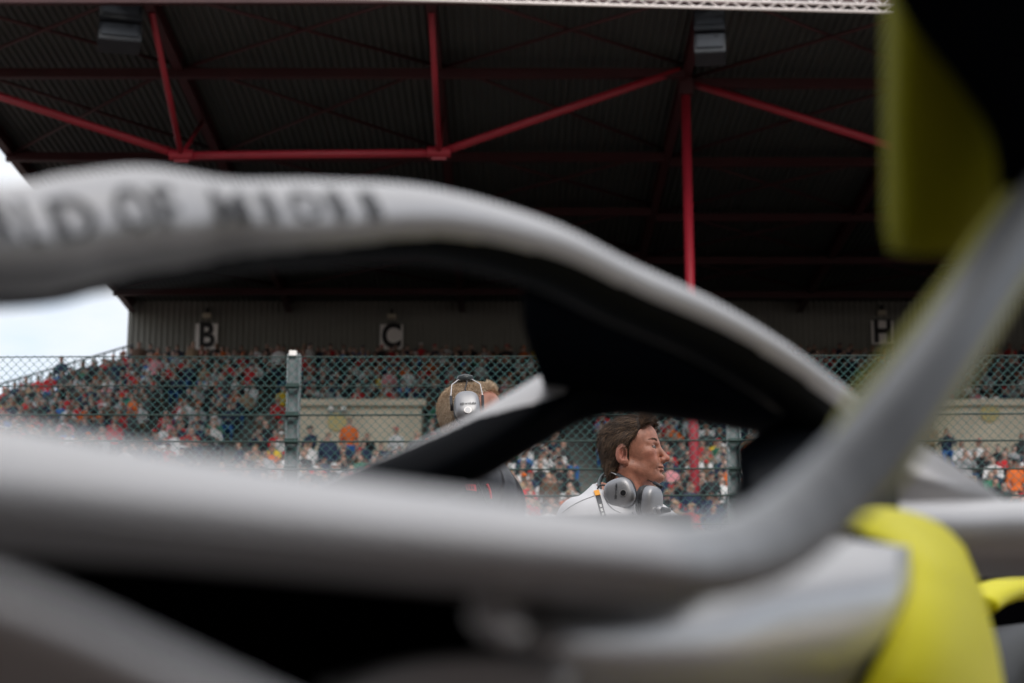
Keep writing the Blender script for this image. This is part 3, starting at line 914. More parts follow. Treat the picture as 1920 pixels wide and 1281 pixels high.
def interp_line(z, pts):
    zs_ = [p[0] for p in pts]; xs_ = [p[1] for p in pts]
    return np.interp(z, zs_, xs_)
def hair_shell(kind):
    ax, Q = grid((-0.14, -0.11, -0.13), (0.14, 0.11, 0.17), 0.0036)
    A = (Q[0], np.abs(Q[1]), Q[2])
    if kind == 'long':
        f = ell(A, (-0.012, 0, 0.040), (0.106, 0.0820, 0.097))
        f = smin(f, ell(A, (0.045, 0, 0.085), (0.050, 0.062, 0.040)), 0.03)
        f = smin(f, ell(A, (-0.068, 0, -0.035), (0.042, 0.060, 0.065)), 0.03)
        line = [(-0.2, -0.058), (-0.09, -0.056), (-0.055, -0.050), (-0.042, -0.045), (-0.028, -0.008), (0.005, 0.000), (0.030, 0.014), (0.050, 0.040), (0.068, 0.052), (0.082, 0.072), (0.095, 0.092), (0.2, 0.11)]
        low = -0.098
        f = f + 0.0005 * np.sin(Q[0] * 150 + 3 * np.sin(Q[2] * 60) + Q[1] * 90) + 0.0006 * np.sin(Q[2] * 190 + Q[1] * 150)
    else:
        f = ell(A, (-0.011, 0, 0.037), (0.1015, 0.0795, 0.0915))
        f = smin(f, ell(A, (0.040, 0, 0.078), (0.044, 0.055, 0.034)), 0.03)
        f = smin(f, ell(A, (-0.062, 0, -0.026), (0.032, 0.054, 0.046)), 0.03)
        line = [(-0.2, -0.058), (-0.09, -0.058), (-0.055, -0.050), (-0.042, -0.046), (-0.028, -0.010), (0.030, 0.008), (0.060, 0.030), (0.080, 0.062), (0.095, 0.082), (0.2, 0.10)]
        low = -0.078
    xf = interp_line(Q[2], line)
    f = smax(f, (Q[0] - xf) * 0.8, 0.006)
    f = smax(f, low - Q[2], 0.01)
    f = smax(f, -ell(A, (-0.024, 0.084, -0.010), (0.0235, 0.020, 0.0375), 0.22), 0.004)
    return nets(f, ax)
def strands(V, F, n, kind, seed):
    """short tapered locks standing on the hair shell"""
    r = np.random.default_rng(seed)
    tri = V[F]
    area = np.linalg.norm(np.cross(tri[:, 1] - tri[:, 0], tri[:, 3] - tri[:, 0]), axis=1)
    fi = r.choice(len(F), n, p=area / area.sum())
    u, v = r.random(n), r.random(n)
    p = tri[fi, 0] * ((1 - u) * (1 - v))[:, None] + tri[fi, 1] * (u * (1 - v))[:, None] + tri[fi, 2] * (u * v)[:, None] + tri[fi, 3] * ((1 - u) * v)[:, None]
    nr = np.cross(tri[fi, 1] - tri[fi, 0], tri[fi, 3] - tri[fi, 0])
    nr /= np.linalg.norm(nr, axis=1)[:, None] + 1e-9
    # keep only the outer skin of the shell
    outw = p - np.array([-0.012, 0, 0.02])
    ok = (nr * outw).sum(1) > 0
    p, nr = p[ok], nr[ok]
    n = len(p)
    if kind == 'long':
        flow = np.stack([-0.75 + 0 * p[:, 0], 0.55 * np.sign(p[:, 1]) * np.abs(p[:, 1]) / 0.07, -0.85 + 5.0 * p[:, 2]], 1)
        flow[:, 2] = np.clip(flow[:, 2], -1, 0.35)
        top = p[:, 2] > 0.07
        flow[top, 2] = 0.15
        front = p[:, 0] > 0.052
        flow[front] = np.array([0.55, 0.0, 0.75]) + r.normal(0, 0.35, (front.sum(), 3))
        L = r.uniform(0.012, 0.030, n); lift = r.uniform(0.02, 0.22, n); wd = 0.00095
        lift[front] = 0.45
    else:
        flow = np.stack([0.25 + 3.0 * p[:, 0], 0 * p[:, 0], -0.8 + 7 * p[:, 2]], 1)
        L = r.uniform(0.009, 0.018, n); lift = r.uniform(0.45, 0.85, n); wd = 0.00055
        fr = p[:, 0] > 0.045
        L[fr] *= 1.7; lift[fr] = 0.9; flow[fr] = np.array([0.5, 0, 0.9])
    flow += r.normal(0, 0.24, flow.shape)
    wave = np.sin(p[:, 0] * 95 + p[:, 2] * 60 + p[:, 1] * 70) * (0.22 if kind == 'long' else 0.10)
    flow[:, 2] += wave; flow[:, 1] += 0.5 * wave * np.cos(p[:, 2] * 80)
    flow -= nr * (flow * nr).sum(1)[:, None]
    flow /= np.linalg.norm(flow, axis=1)[:, None] + 1e-9
    d0 = flow * (1 - lift)[:, None] + nr * lift[:, None]
    d0 /= np.linalg.norm(d0, axis=1)[:, None]
    d1 = d0 * 0.6 + flow * 0.55 + r.normal(0, 0.12, flow.shape) + np.array([0, 0, -0.12])
    side = np.cross(nr, flow); side += r.normal(0, 0.3, side.shape)
    side /= np.linalg.norm(side, axis=1)[:, None] + 1e-9
    if kind == 'long':
        lng = r.random(n) < 0.3
        L[lng] *= 1.5
    base = p - nr * 0.002
    m_ = base + d0 * (L * 0.5)[:, None]
    e = m_ + d1 * (L * 0.5)[:, None]
    W = side * wd
    VV = np.stack([base - W, base + W, m_ - W * 0.8, m_ + W * 0.8, e - W * 0.15, e + W * 0.15], 1).reshape(-1, 3)
    k = (np.arange(n) * 6)[:, None]
    FF = np.concatenate([k + np.array([[0, 1, 3, 2]]), k + np.array([[2, 3, 5, 4]])], 1).reshape(-1, 4)
    return VV, FF, n

def make_person(label, head_pos, stature, body_yaw, head_yaw, head_pitch, head_roll, outfit, hair_kind, hair_mats, seed, head_scale=1.0, lean=(0, 0)):
    s = stature / 1.755
    hz = 1.635
    # the neck pivot of the unscaled figure sits at (-0.04, 0, 1.50)
    R = Matrix.Rotation(head_yaw - body_yaw, 4, 'Z') @ Matrix.Rotation(-head_pitch, 4, 'Y') @ Matrix.Rotation(head_roll, 4, 'X')
    piv = Vector((-0.045, 0, 1.475))
    HM4 = Matrix.Translation(piv) @ R @ Matrix.Translation(Vector((0, 0, hz)) - piv) @ Matrix.Scale(head_scale, 4)
    cb, sb = math.cos(-body_yaw), math.sin(-body_yaw)
    HM4 = Matrix.Translation((lean[0] * cb - lean[1] * sb, lean[0] * sb + lean[1] * cb, 0)) @ HM4
    R3 = np.array(HM4)[:3, :3].astype(np.float32); T3 = np.array(HM4)[:3, 3].astype(np.float32)
    hv = HEAD_V @ R3.T + T3
    hc = HM4 @ Vector((0, 0, 0))
    # place so that the head centre lands on head_pos and the feet on the ground
    cz, sz = math.cos(body_yaw), math.sin(body_yaw)
    s = head_pos.z / hc.z
    loc = Vector((head_pos.x - s * (hc.x * cz - hc.y * sz), head_pos.y - s * (hc.x * sz + hc.y * cz), 0))
    V = [hv, BODY_V]; F = [HEAD_F, BODY_F + len(hv)]
    off = len(hv) + len(BODY_V)
    for sd in (-1, 1):
        h_v, h_f = HANDS[sd]
        V.append(h_v + np.array([0.048, sd * 0.263, 0.875], np.float32)); F.append(h_f + off); off += len(h_v)
    V = np.concatenate(V); F = np.concatenate(F)
    me = np_mesh('person', V, F)
    tint = np.tile(np.array([0.40, 0.172, 0.112, 1.0], np.float32), (len(V), 1))
    q = HEAD_V
    def add(c, rad, col, amt):
        d = np.sqrt(((q[:, 0] - c[0]) / rad[0]) ** 2 + ((np.abs(q[:, 1]) - c[1]) / rad[1]) ** 2 + ((q[:, 2] - c[2]) / rad[2]) ** 2)
        w = (np.clip(1 - d, 0, 1) * amt)[:, None]
        tint[:len(q), :3] = tint[:len(q), :3] * (1 - w) + np.array(col) * w
    add((0.07, 0.045, -0.03), (0.035, 0.03, 0.03), (0.46, 0.15, 0.10), 0.7)
    add((0.115, 0, -0.044), (0.022, 0.022, 0.02), (0.47, 0.14, 0.10), 0.8)
    add((-0.027, 0.08, -0.008), (0.034, 0.02, 0.05), (0.52, 0.19, 0.14), 0.9)
    add((-0.020, 0.078, -0.012), (0.016, 0.010, 0.026), (0.20, 0.06, 0.045), 0.8)  # ear hollow painted darker to imitate its shadow
    add((0.084, 0.034, 0.008), (0.02, 0.026, 0.008), (0.30, 0.13, 0.09), 0.7)
    add((0.09, 0, -0.076), (0.02, 0.026, 0.011), (0.36, 0.12, 0.10), 0.9)
    add((0.06, 0, -0.09), (0.06, 0.06, 0.04), (0.36, 0.18, 0.13), 0.6)
    add((-0.03, 0.0, -0.12), (0.09, 0.09, 0.06), (0.40, 0.15, 0.10), 0.6)
    add((0.082, 0.033, -0.001), (0.016, 0.022, 0.006), (0.12, 0.055, 0.04), 0.95)  # eyelid shading painted into the skin colour
    at = me.color_attributes.new('tint', 'FLOAT_COLOR', 'POINT')
    at.data.foreach_set('color', tint.ravel())
    me.polygons.foreach_set('use_smooth', np.ones(len(F), bool))
    me.materials.append(M['skin'])
    body = bpy.data.objects.new('person', me)
    COL.objects.link(body)
    body.location = loc; body.rotation_euler = (0, 0, body_yaw); body.scale = (s, s, s)
    setp(body, label, 'person')
    def child(name, V_, F_, m, smooth=True, mi=None):
        c = np_mesh(name, V_, F_, mi)
        if smooth: c.polygons.foreach_set('use_smooth', np.ones(len(F_), bool))
        for k in (m if isinstance(m, list) else [m]): c.materials.append(k)
        o = bpy.data.objects.new(name, c); COL.objects.link(o); o.parent = body
        return o
    if outfit == 'shirt':
        top = child('shirt', SHIRT_V, SHIRT_F, M['shirt_white'])
    else:
        top = child('jacket', JACKET_V, JACKET_F, M['jacket'])
    child('trousers', TROU_V, TROU_F, M['trousers'])
    for sd in (-1, 1):
        ax, Q = grid((-0.10, -0.07, 0.0), (0.2, 0.07, 0.12), 0.009)
        f = smin(cap(Q, (-0.03, 0, 0.05), (0.12, 0.0, 0.038), 0.047, 0.036), cap(Q, (-0.03, 0, 0.05), (-0.02, 0, 0.1), 0.045), 0.02)
        f = np.maximum(f, np.maximum(0.004 - Q[2], Q[2] - 0.108))
        v, ff = nets(f, ax)
        child('shoe', v + np.array([0.0, sd * 0.125, -0.003], np.float32), ff, M['shoe'])
    for sd in (-1, 1):
        u = np.linspace(0, math.pi, 11); w = np.linspace(0, 2 * math.pi, 17)[:-1]
        e = np.array([[math.cos(a), math.sin(a) * math.cos(b), math.sin(a) * math.sin(b)] for a in u for b in w], np.float32)
        ff = np.array([(i * 16 + j, i * 16 + (j + 1) % 16, (i + 1) * 16 + (j + 1) % 16, (i + 1) * 16 + j) for i in range(10) for j in range(16)])
        ev = e * 0.0118 + np.array([0.0775, sd * 0.032, 0.0002], np.float32)
        mi = (np.arange(len(ff)) // 16 < 2).astype(int)
        child('eye', ev @ R3.T + T3, ff, [M['eye_white'], M['iris']], True, mi)
        # eyebrow
        r = np.random.default_rng(seed + sd)
        bp = []
        for k in range(240):
            t = r.random(); a = np.array([0.0975 - 0.020 * t * t - 0.004 * t, sd * (0.012 + 0.040 * t), 0.0225 + 0.006 * math.sin(t * 2.6) + r.normal(0, 0.0018)])
            d = np.array([-0.002, sd * 0.009, 0.002 - 0.004 * t]) + r.normal(0, 0.0012, 3)
            wv = np.array([0.0, 0, 0.0009])
            bp += [a - wv, a + wv, a + d + wv * 0.3, a + d - wv * 0.3]
        bp = np.array(bp, np.float32)
        child('eyebrow', bp @ R3.T + T3, np.arange(len(bp)).reshape(-1, 4), hair_mats[1], False)
    hv_, hf_ = hair_shell(hair_kind)
    hair = child('hair', hv_ @ R3.T + T3, hf_, hair_mats[0])
    sv, sfc, n = strands(hv_, hf_, 34000 if hair_kind == 'long' else 30000, hair_kind, seed)
    r = np.random.default_rng(seed)
    mi = np.repeat(r.choice(len(hair_mats), n, p=[0.5, 0.3, 0.2]), 2)
    o = child('hair_locks', (sv @ R3.T + T3).astype(np.float32), sfc, hair_mats, False, mi)
    o.parent = hair
    return body, HM4, s, top

HB = [mat('hair_brown_a', (0.028, 0.016, 0.009), 0.75, var=0.2, scale=60), mat('hair_brown_b', (0.085, 0.048, 0.026), 0.75), mat('hair_brown_c', (0.18, 0.105, 0.058), 0.75)]
HA = [mat('hair_fair_a', (0.46, 0.34, 0.23), 0.8, var=0.2, scale=60), mat('hair_fair_b', (0.60, 0.46, 0.32), 0.8), mat('hair_fair_c', (0.78, 0.64, 0.48), 0.8)]
PB, HMB, SB, topB = make_person('man in white shirt with wavy brown hair and a headset round his neck', P(1187, 850, 6.9), 1.74,
    math.radians(-52), math.radians(-15), math.radians(9), 0.0, 'shirt', 'long', HB, 3, 1.0, (0.05, 0.0))
PA, HMA, SA, topA = make_person('tall man in black jacket with short fair hair wearing a headset', P(886, 786, 6.6), 1.88,
    math.radians(2), math.radians(4), math.radians(2), math.radians(-20), 'jacket', 'short', HA, 5, 0.98)
bpy.context.view_layer.update()
WA = PA.matrix_world @ HMA          # head frame of each man in world space
WB = PB.matrix_world @ HMB

# ------------------------------------------------------------------ headsets
def cup_parts(root, Mx, text_rot, dot, size=(0.043, 0.054), text=True):
    """ear cup in frame x right, y up, z outward"""
    def sup(a, b, z, n=36, ex=2.7):
        out = []
        for k in range(n):
            t = 2 * math.pi * k / n
            c, s_ = math.cos(t), math.sin(t)
            out.append((a * math.copysign(abs(c) ** (2 / ex), c), b * math.copysign(abs(s_) ** (2 / ex), s_), z))
        return out
    def loft(rings):
        V, F = [], []
        n = len(rings[0])
        for i, r in enumerate(rings):
            V += r
            if i:
                for k in range(n):
                    F.append(((i - 1) * n + k, (i - 1) * n + (k + 1) % n, i * n + (k + 1) % n, i * n + k))
        F.append(tuple(range((len(rings) - 1) * n, len(rings) * n)))
        F.append(tuple(range(n - 1, -1, -1)))
        return V, F
    a, b = size
    def add(nm, V, F, m, parent=root, smooth=True):
        o = mesh(nm, [Mx @ Vector(v) for v in V], F, m, parent, smooth)
        return o
    prof = [(0.98, -0.004), (1.0, 0.002), (0.995, 0.012), (0.965, 0.020), (0.90, 0.027), (0.80, 0.0315), (0.62, 0.0345), (0.38, 0.036), (0.12, 0.0365)]
    V, F = loft([sup(a * k, b * k, z) for k, z in prof])
    shell = add('ear_cup', V, F, M['cup'])
    V, F = loft([sup(a * k, b * k, z) for k, z in ((0.86, -0.026), (0.99, -0.023), (1.04, -0.014), (1.02, -0.005), (0.9, -0.003))])
    add('cushion', V, F, M['cup_dark'])
    V, F = loft([sup(a * k, b * k, z) for k, z in ((1.015, -0.004), (1.03, -0.001), (1.015, 0.003))])
    add('rim', V, F, M['cup_dark'])
    if text:
        me = text_mesh('IIElevenLabs', 0.0108, bold=0.0003, extrude=0.0)
        Rm = Matrix.Rotation(text_rot, 4, 'Z')
        for v in me.vertices:
            q = Rm @ Vector((v.co.x + dot[2], v.co.y + dot[3], 0))
            k = max(abs(q.x) / a, abs(q.y) / b)
            z = np.interp(k, [0.0, 0.12, 0.38, 0.62, 0.80, 0.90], [0.0367, 0.0367, 0.0363, 0.0349, 0.0322, 0.0278])
            v.co = Mx @ Vector((q.x, q.y, z + 0.0028))
        o = link('lettering', me, M['black'], shell)
    z0 = 0.0345
    V, F = tube_vf([(dot[0], dot[1], 0.028), (dot[0], dot[1], 0.0375)], 0.0118, 24)
    add('button_ring', V, F, M['steel'], shell, False)
    V, F = tube_vf([(dot[0], dot[1], 0.03), (dot[0], dot[1], 0.0388)], 0.0098, 24)
    add('button', V, F, M['cup_dark'] if dot[4] else M['cup'], shell, False)
    return shell

hsA = empty('headset', WA @ Vector((0, 0, 0.12)))
setp(hsA, 'silver ear defender headset worn over short fair hair', 'headset', 'headsets')
# right side of the head faces the camera: frame x = forward, y = up, z = outward(-y of head)
for sd in (-1, 1):
    zax = Vector((0, sd, 0)); yax = Vector((0, 0, 1)); xax = yax.cross(zax)
    Mx = WA @ Matrix.Translation((-0.022, sd * 0.094, -0.012)) @ Matrix((xax, yax, zax)).transposed().to_4x4()
    cup_parts(hsA, Mx, 0.06, (0.0, -0.030, 0.001, -0.006, 0))
    wpts = lambda l: [WA @ Vector((p[0] - 0.022, sd * p[1], p[2] - 0.002)) for p in l]
    for sx in (-1, 1):
        tube('wire', wpts([(sx * 0.014, 0.052, 0.120), (sx * 0.022, 0.074, 0.112), (sx * 0.047, 0.102, 0.075), (sx * 0.052, 0.110, 0.030), (sx * 0.051, 0.110, 0.0)]), 0.0019, M['steel'], hsA, 6)
        tube('wire_sleeve', wpts([(sx * 0.052, 0.110, 0.026), (sx * 0.051, 0.110, -0.028)]), 0.0048, M['cup_dark'], hsA, 8)
    tube('cable', wpts([(0.0, 0.055, 0.122), (0.006, 0.082, 0.100), (-0.004, 0.094, 0.062), (0.0, 0.104, 0.045)]), 0.0022, M['cup_dark'], hsA, 6)
# padded band over the crown
V, F = [], []
na = 14
for i in range(na + 1):
    t = math.radians(-42 + 84 * i / na)
    k = 0.8 + 0.2 * math.cos(t * 1.6)
    for u, w in ((-0.031, 0.0), (-0.026, 0.014), (0.0, 0.021), (0.026, 0.014), (0.031, 0.0), (0.024, -0.006), (0.0, -0.008), (-0.024, -0.006)):
        r_ = 0.092 + w * k
        V.append(WA @ Vector((-0.020 + u * k, r_ * math.sin(t), 0.047 + r_ * math.cos(t))))
    if i:
        for q in range(8):
            F.append(((i - 1) * 8 + q, (i - 1) * 8 + (q + 1) % 8, i * 8 + (q + 1) % 8, i * 8 + q))
F += [tuple(range(7, -1, -1)), tuple(range(na * 8, na * 8 + 8))]
mesh('headband', V, F, M['pad'], hsA, True)

def frame(center, out, up):
    z = Vector(out).normalized(); y = Vector(up); y = (y - z * y.dot(z)).normalized(); x = y.cross(z)
    return Matrix.Translation(center) @ Matrix((x, y, z)).transposed().to_4x4()
c1, c2 = P(1163, 926, 6.755), P(1217, 942, 6.70)
hsB = empty('headset', P(1185, 950, 6.8))
setp(hsB, 'silver headset with boom microphone hanging round the neck of the man in white', 'headset', 'headsets')
M1 = frame(c1, (-0.30, -0.93, -0.02), (-0.35, 0.0, 0.94))
cup_parts(hsB, M1, math.radians(68), (0.018, -0.009, 0.004, 0.005, 1), (0.053, 0.053))
M2 = frame(c2, (0.72, -0.66, -0.08), (0.10, 0.0, 1.0))
s2 = cup_parts(hsB, M2, 0, (-0.01, -0.03, 0, 0, 0), (0.045, 0.056), False)
mesh('label_plate', [M2 @ Vector(v) for v in box_vf((-0.037, -0.008, 0.020), (0.004, 0.032, 0.012))[0]], box_vf((0, 0, 0), (1, 1, 1))[1], M['white'], s2)
# boom microphone
tube('microphone_mount', [M2 @ Vector((0.006, -0.026, 0.030)), M2 @ Vector((0.008, -0.027, 0.054))], [0.017, 0.014], M['cup'], hsB, 16)
tube('microphone', [M2 @ Vector((0.008, -0.027, 0.052)), M2 @ Vector((0.016, -0.024, 0.082))], [0.012, 0.0075], M['pad'], hsB, 12)
# band behind the neck, wires and sleeves
bk = [P(1128, 928, 6.80), P(1124, 908, 6.86), P(1130, 893, 6.93), P(1150, 884, 7.01), P(1180, 884, 7.02), P(1205, 898, 6.95)]
tube('headband', catmull([tuple(p) for p in bk], 5), 0.0075, M['pad'], hsB, 8)
tube('wire', [P(1131, 894, 6.92), P(1147, 886, 6.86), P(1160, 892, 6.80), P(1172, 898, 6.77)], 0.0020, M['steel'], hsB, 6)
tube('wire', [P(1127, 915, 6.84), P(1133, 925, 6.78), P(1140, 938, 6.76)], 0.0020, M['steel'], hsB, 6)
tube('wire_sleeve', [P(1158, 890, 6.785), P(1176, 900, 6.745)], 0.0065, M['cup_dark'], hsB, 8)
tube('wire_sleeve', [P(1226, 905, 6.72), P(1241, 914, 6.70)], 0.0065, M['cup_dark'], hsB, 8)
tube('wire', [P(1205, 898, 6.93), P(1222, 903, 6.78), P(1232, 910, 6.71)], 0.0024, M['cup_dark'], hsB, 6)
tube('cable', catmull([tuple(P(*q)) for q in ((1120, 918, 6.80), (1124, 911, 6.79), (1134, 910, 6.775), (1140, 914, 6.765))], 4), 0.0030, M['cup_dark'], hsB, 6)
tube('cable', catmull([tuple(P(*q)) for q in ((1212, 965, 6.70), (1208, 985, 6.69), (1198, 1010, 6.70), (1195, 1050, 6.70))], 4), 0.0024, M['cup_dark'], hsB, 6)

# lanyard and shirt trim
def ribbon(name, pts, w, m, parent, th=0.002):
    P3 = [Vector(p) for p in catmull([tuple(p) for p in pts], 5)]
    V, F = [], []
    for i, p in enumerate(P3):
        t = (P3[min(i + 1, len(P3) - 1)] - P3[max(i - 1, 0)]).normalized()
        nrm = Vector((0, -1, 0.1)); sd = t.cross(nrm).normalized(); nn = sd.cross(t).normalized()
        for a, b in ((-w, 0), (w, 0), (w, th), (-w, th)):
            V.append(p + sd * a + nn * b)
        if i:
            for q in range(4):
                F.append(((i - 1) * 4 + q, (i - 1) * 4 + (q + 1) % 4, i * 4 + (q + 1) % 4, i * 4 + q))
    F += [(3, 2, 1, 0), tuple(range(len(V) - 4, len(V)))]
    return mesh(name, V, F, m, parent)
# things lying on cloth: find the cloth under a photo pixel
from mathutils.bvhtree import BVHTree
def caster(o):
    mw = o.matrix_world
    V = [mw @ v.co for v in o.data.vertices]
    bv = BVHTree.FromPolygons(V, [tuple(p.vertices) for p in o.data.polygons])
    def f(px, py, lift=0.003):
        d = (P(px, py, 6.0) - cam.location).normalized()
        h = bv.ray_cast(cam.location, d)
        if h[0] is None: return None
        return h[0] - d * lift
    return f
bpy.context.view_layer.update()
onB, onA = caster(topB), caster(topA)
inv = topB.matrix_world.inverted()
def on_line(name, f, pix, r, m, par):
    pts = [f(*q) for q in pix]
    pts = [p for p in pts if p is not None]
    if len(pts) < 2: return None
    c = catmull([tuple(p) for p in pts], 4)
    V, F = tube_vf([Vector(p) for p in c], r, 6)
    iv = par.matrix_world.inverted()
    me = bpy.data.meshes.new(name)
    me.from_pydata([tuple(iv @ Vector(v)) for v in V], [], F)
    me.materials.append(m)
    o = bpy.data.objects.new(name, me); COL.objects.link(o); o.parent = par
    return o
on_line('piping', onB, [(1054, 962), (1068, 951), (1084, 942), (1100, 935), (1114, 930)], 0.0010, M['shirt_trim'], topB)
on_line('piping', onB, [(1186, 960), (1188, 972), (1189, 990), (1189, 1010)], 0.0010, M['shirt_trim'], topB)
on_line('piping', onB, [(1194, 962), (1196, 975), (1196, 990), (1196, 1010)], 0.0012, M['shirt_trim'], topB)
on_line('piping', onB, [(1133, 930), (1138, 942), (1150, 955), (1164, 962)], 0.0010, M['shirt_trim'], topB)
ly = empty('lanyard', onB(1124, 945) or P(1124, 945, 6.75))
setp(ly, 'black lanyard with orange tab on the white shirt', 'lanyard')
def laid(pix, lift):
    return [p for p in (onB(x, y, lift) for x, y in pix) if p is not None]
ribbon('strap', laid([(1121, 929), (1124, 940), (1127, 952), (1131, 966), (1136, 984), (1140, 1002)], 0.006), 0.0085, M['cup_dark'], ly)
ribbon('tab', laid([(1118, 920), (1121, 929)], 0.010) if onB(1118, 920) else laid([(1120, 926), (1123, 934)], 0.010), 0.0090, M['orange'], ly)
for k in range(4):
    ribbon('print', laid([(1125.5 + 2.2 * k, 946 + 8 * k), (1127 + 2.2 * k, 951 + 8 * k)], 0.0095), 0.0035, M['white'], ly)
def on_patch(name, f, quad, m, par, lift=0.004):
    pts = [f(*q, lift) for q in quad]
    if any(p is None for p in pts): return None
    iv = par.matrix_world.inverted()
    d = Vector((0, 0.004, 0))
    V = [iv @ p for p in pts] + [iv @ (p + d) for p in pts]
    me = bpy.data.meshes.new(name)
    me.from_pydata([tuple(v) for v in V], [], [(0, 1, 2, 3), (7, 6, 5, 4), (0, 4, 5, 1), (1, 5, 6, 2), (2, 6, 7, 3), (3, 7, 4, 0)])
    me.materials.append(m)
    o = bpy.data.objects.new(name, me); COL.objects.link(o); o.parent = par
    return o
on_patch('badge', onA, [(871, 907), (892, 909), (894, 921), (875, 919)], M['jacket_red'], topA)
for k in range(3):
    on_patch('badge_bar', onA, [(875 + 5 * k, 911), (877.5 + 5 * k, 911.3), (879 + 5 * k, 917), (876.5 + 5 * k, 917)], M['jacket'], topA, 0.008)
on_line('piping', onA, [(913, 908), (916, 914), (919, 922), (921, 935)], 0.004, M['jacket_red'], topA)
on_line('piping', onA, [(893, 900), (900, 915), (908, 935), (914, 950)], 0.0022, M['pad'], topA)

# ================================================================== RACE CAR
car = empty('race_car', (0.33, 2.1, 0))
setp(car, 'silver open cockpit race car with neon yellow accents and halo hoop', 'race car')

def frames(C):
    T = np.gradient(C, axis=0); T /= np.linalg.norm(T, axis=1)[:, None]
    side = np.cross(T, np.array([0, 0, 1.0])); side /= np.linalg.norm(side, axis=1)[:, None]
    up = np.cross(side, T)
    return T, side, up
def sweep(name, ctrl, mats, parent, pick, n=6, m=28, ex=2.2, crease=0.0):
    """ctrl rows: world x, y, z, half width, half height. pick(row, angle, u) -> material index"""
    C = catmull(ctrl, n)
    T, S, U = frames(C[:, :3])
    V, F, mi = [], [], []
    N = len(C)
    for i in range(N):
        for k in range(m):
            t = 2 * math.pi * k / m
            c, s_ = math.cos(t), math.sin(t)
            xq = ex(i / n) if callable(ex) else ex
            c2, s2 = math.copysign(abs(c) ** (2 / xq), c), math.copysign(abs(s_) ** (2 / xq), s_)
            cr = crease(i / n) if callable(crease) else crease
            s2 = s2 * (1 + cr if s_ > 0 else 1 - cr) - cr
            V.append(C[i, :3] + S[i] * c2 * C[i, 3] + U[i] * s2 * C[i, 4])
            if i:
                F.append(((i - 1) * m + k, (i - 1) * m + (k + 1) % m, i * m + (k + 1) % m, i * m + k))
                mi.append(pick(i / n, 2 * math.pi * (k + 0.5) / m))
    F += [tuple(range(m - 1, -1, -1)), tuple(range((N - 1) * m, N * m))]
    mi += [0, 0]
    o = mesh(name, V, F, mats, parent, True, mi)
    def surf(u, ang, off=0.0):
        """u in control-row units"""
        q = u * n
        i = int(max(0, min(N - 2, math.floor(q)))); fr = q - i
        c_ = C[i] * (1 - fr) + C[i + 1] * fr
        Sd, Up = S[i] * (1 - fr) + S[i + 1] * fr, U[i] * (1 - fr) + U[i + 1] * fr
        c, s_ = math.cos(ang), math.sin(ang)
        c2, s2 = math.copysign(abs(c) ** (2 / ex), c), math.copysign(abs(s_) ** (2 / ex), s_)
        cr = crease(u) if callable(crease) else crease
        s2 = s2 * (1 + cr if s_ > 0 else 1 - cr) - cr
        return c_[:3] + Sd * c2 * (c_[3] + off) + Up * s2 * (c_[4] + off)
    return o, surf
def R_(px, py, Y, hw, hh):
    p = P(px, py, Y)
    return (p.x, p.y, p.z, hw, hh)
# halo hoop: right (near) arm from the rear forward, round the front, back along the left (far) arm
halo_ctrl = [(-0.656, 0.738, 0.573, .028, .033), (-0.541, 0.82, 0.655, .028, .0345), (-0.41, 0.927, 0.708, .028, .0345),
    R_(0, 462, 1.050, 0.0279, 0.0348), R_(150, 440, 1.082, 0.0279, 0.0348), R_(265, 424, 1.107, 0.0279, 0.0348), R_(350, 424, 1.127, 0.0271, 0.0324), R_(450, 424, 1.148, 0.0271, 0.0279), R_(600, 420, 1.193, 0.0271, 0.0275),
    R_(800, 423, 1.255, 0.0271, 0.0254), R_(1000, 474, 1.337, 0.0271, 0.0246), R_(1150, 545, 1.419, 0.0279, 0.0246), R_(1300, 612, 1.509, 0.0295, 0.0246),
    R_(1420, 682, 1.591, 0.0312, 0.0246), R_(1520, 752, 1.681, 0.0312, 0.0246), R_(1590, 800, 1.779, 0.0312, 0.0246), R_(1575, 800, 1.870, 0.0312, 0.0262),
    R_(1480, 768, 1.935, 0.0295, 0.0295), R_(1300, 735, 1.993, 0.0279, 0.0312), R_(1170, 722, 2.017, 0.0279, 0.0312), R_(1070, 740, 2.021, 0.0279, 0.0312), R_(985, 786, 2.009, 0.0279, 0.0312),
    R_(863, 855, 1.984, 0.0279, 0.0312), R_(697, 927, 1.935, 0.0279, 0.0295), R_(480, 1010, 1.870, 0.0279, 0.0295), R_(150, 1110, 1.771, 0.0279, 0.0295)]
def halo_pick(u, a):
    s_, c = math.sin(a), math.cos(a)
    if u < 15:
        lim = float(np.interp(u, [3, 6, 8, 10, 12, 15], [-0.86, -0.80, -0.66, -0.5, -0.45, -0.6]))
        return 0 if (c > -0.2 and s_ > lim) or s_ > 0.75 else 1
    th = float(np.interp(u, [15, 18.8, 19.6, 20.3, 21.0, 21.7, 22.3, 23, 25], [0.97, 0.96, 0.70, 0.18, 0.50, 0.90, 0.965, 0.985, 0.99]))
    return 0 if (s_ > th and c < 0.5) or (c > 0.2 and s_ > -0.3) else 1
halo, hsurf = sweep('halo', halo_ctrl, [M['silver'], M['carbon']], car, halo_pick, n=16, m=144, ex=1.6, crease=lambda u: float(np.interp(u, [3, 8, 10, 14, 17], [0.12, 0.12, -0.2, -0.25, 0.1])))
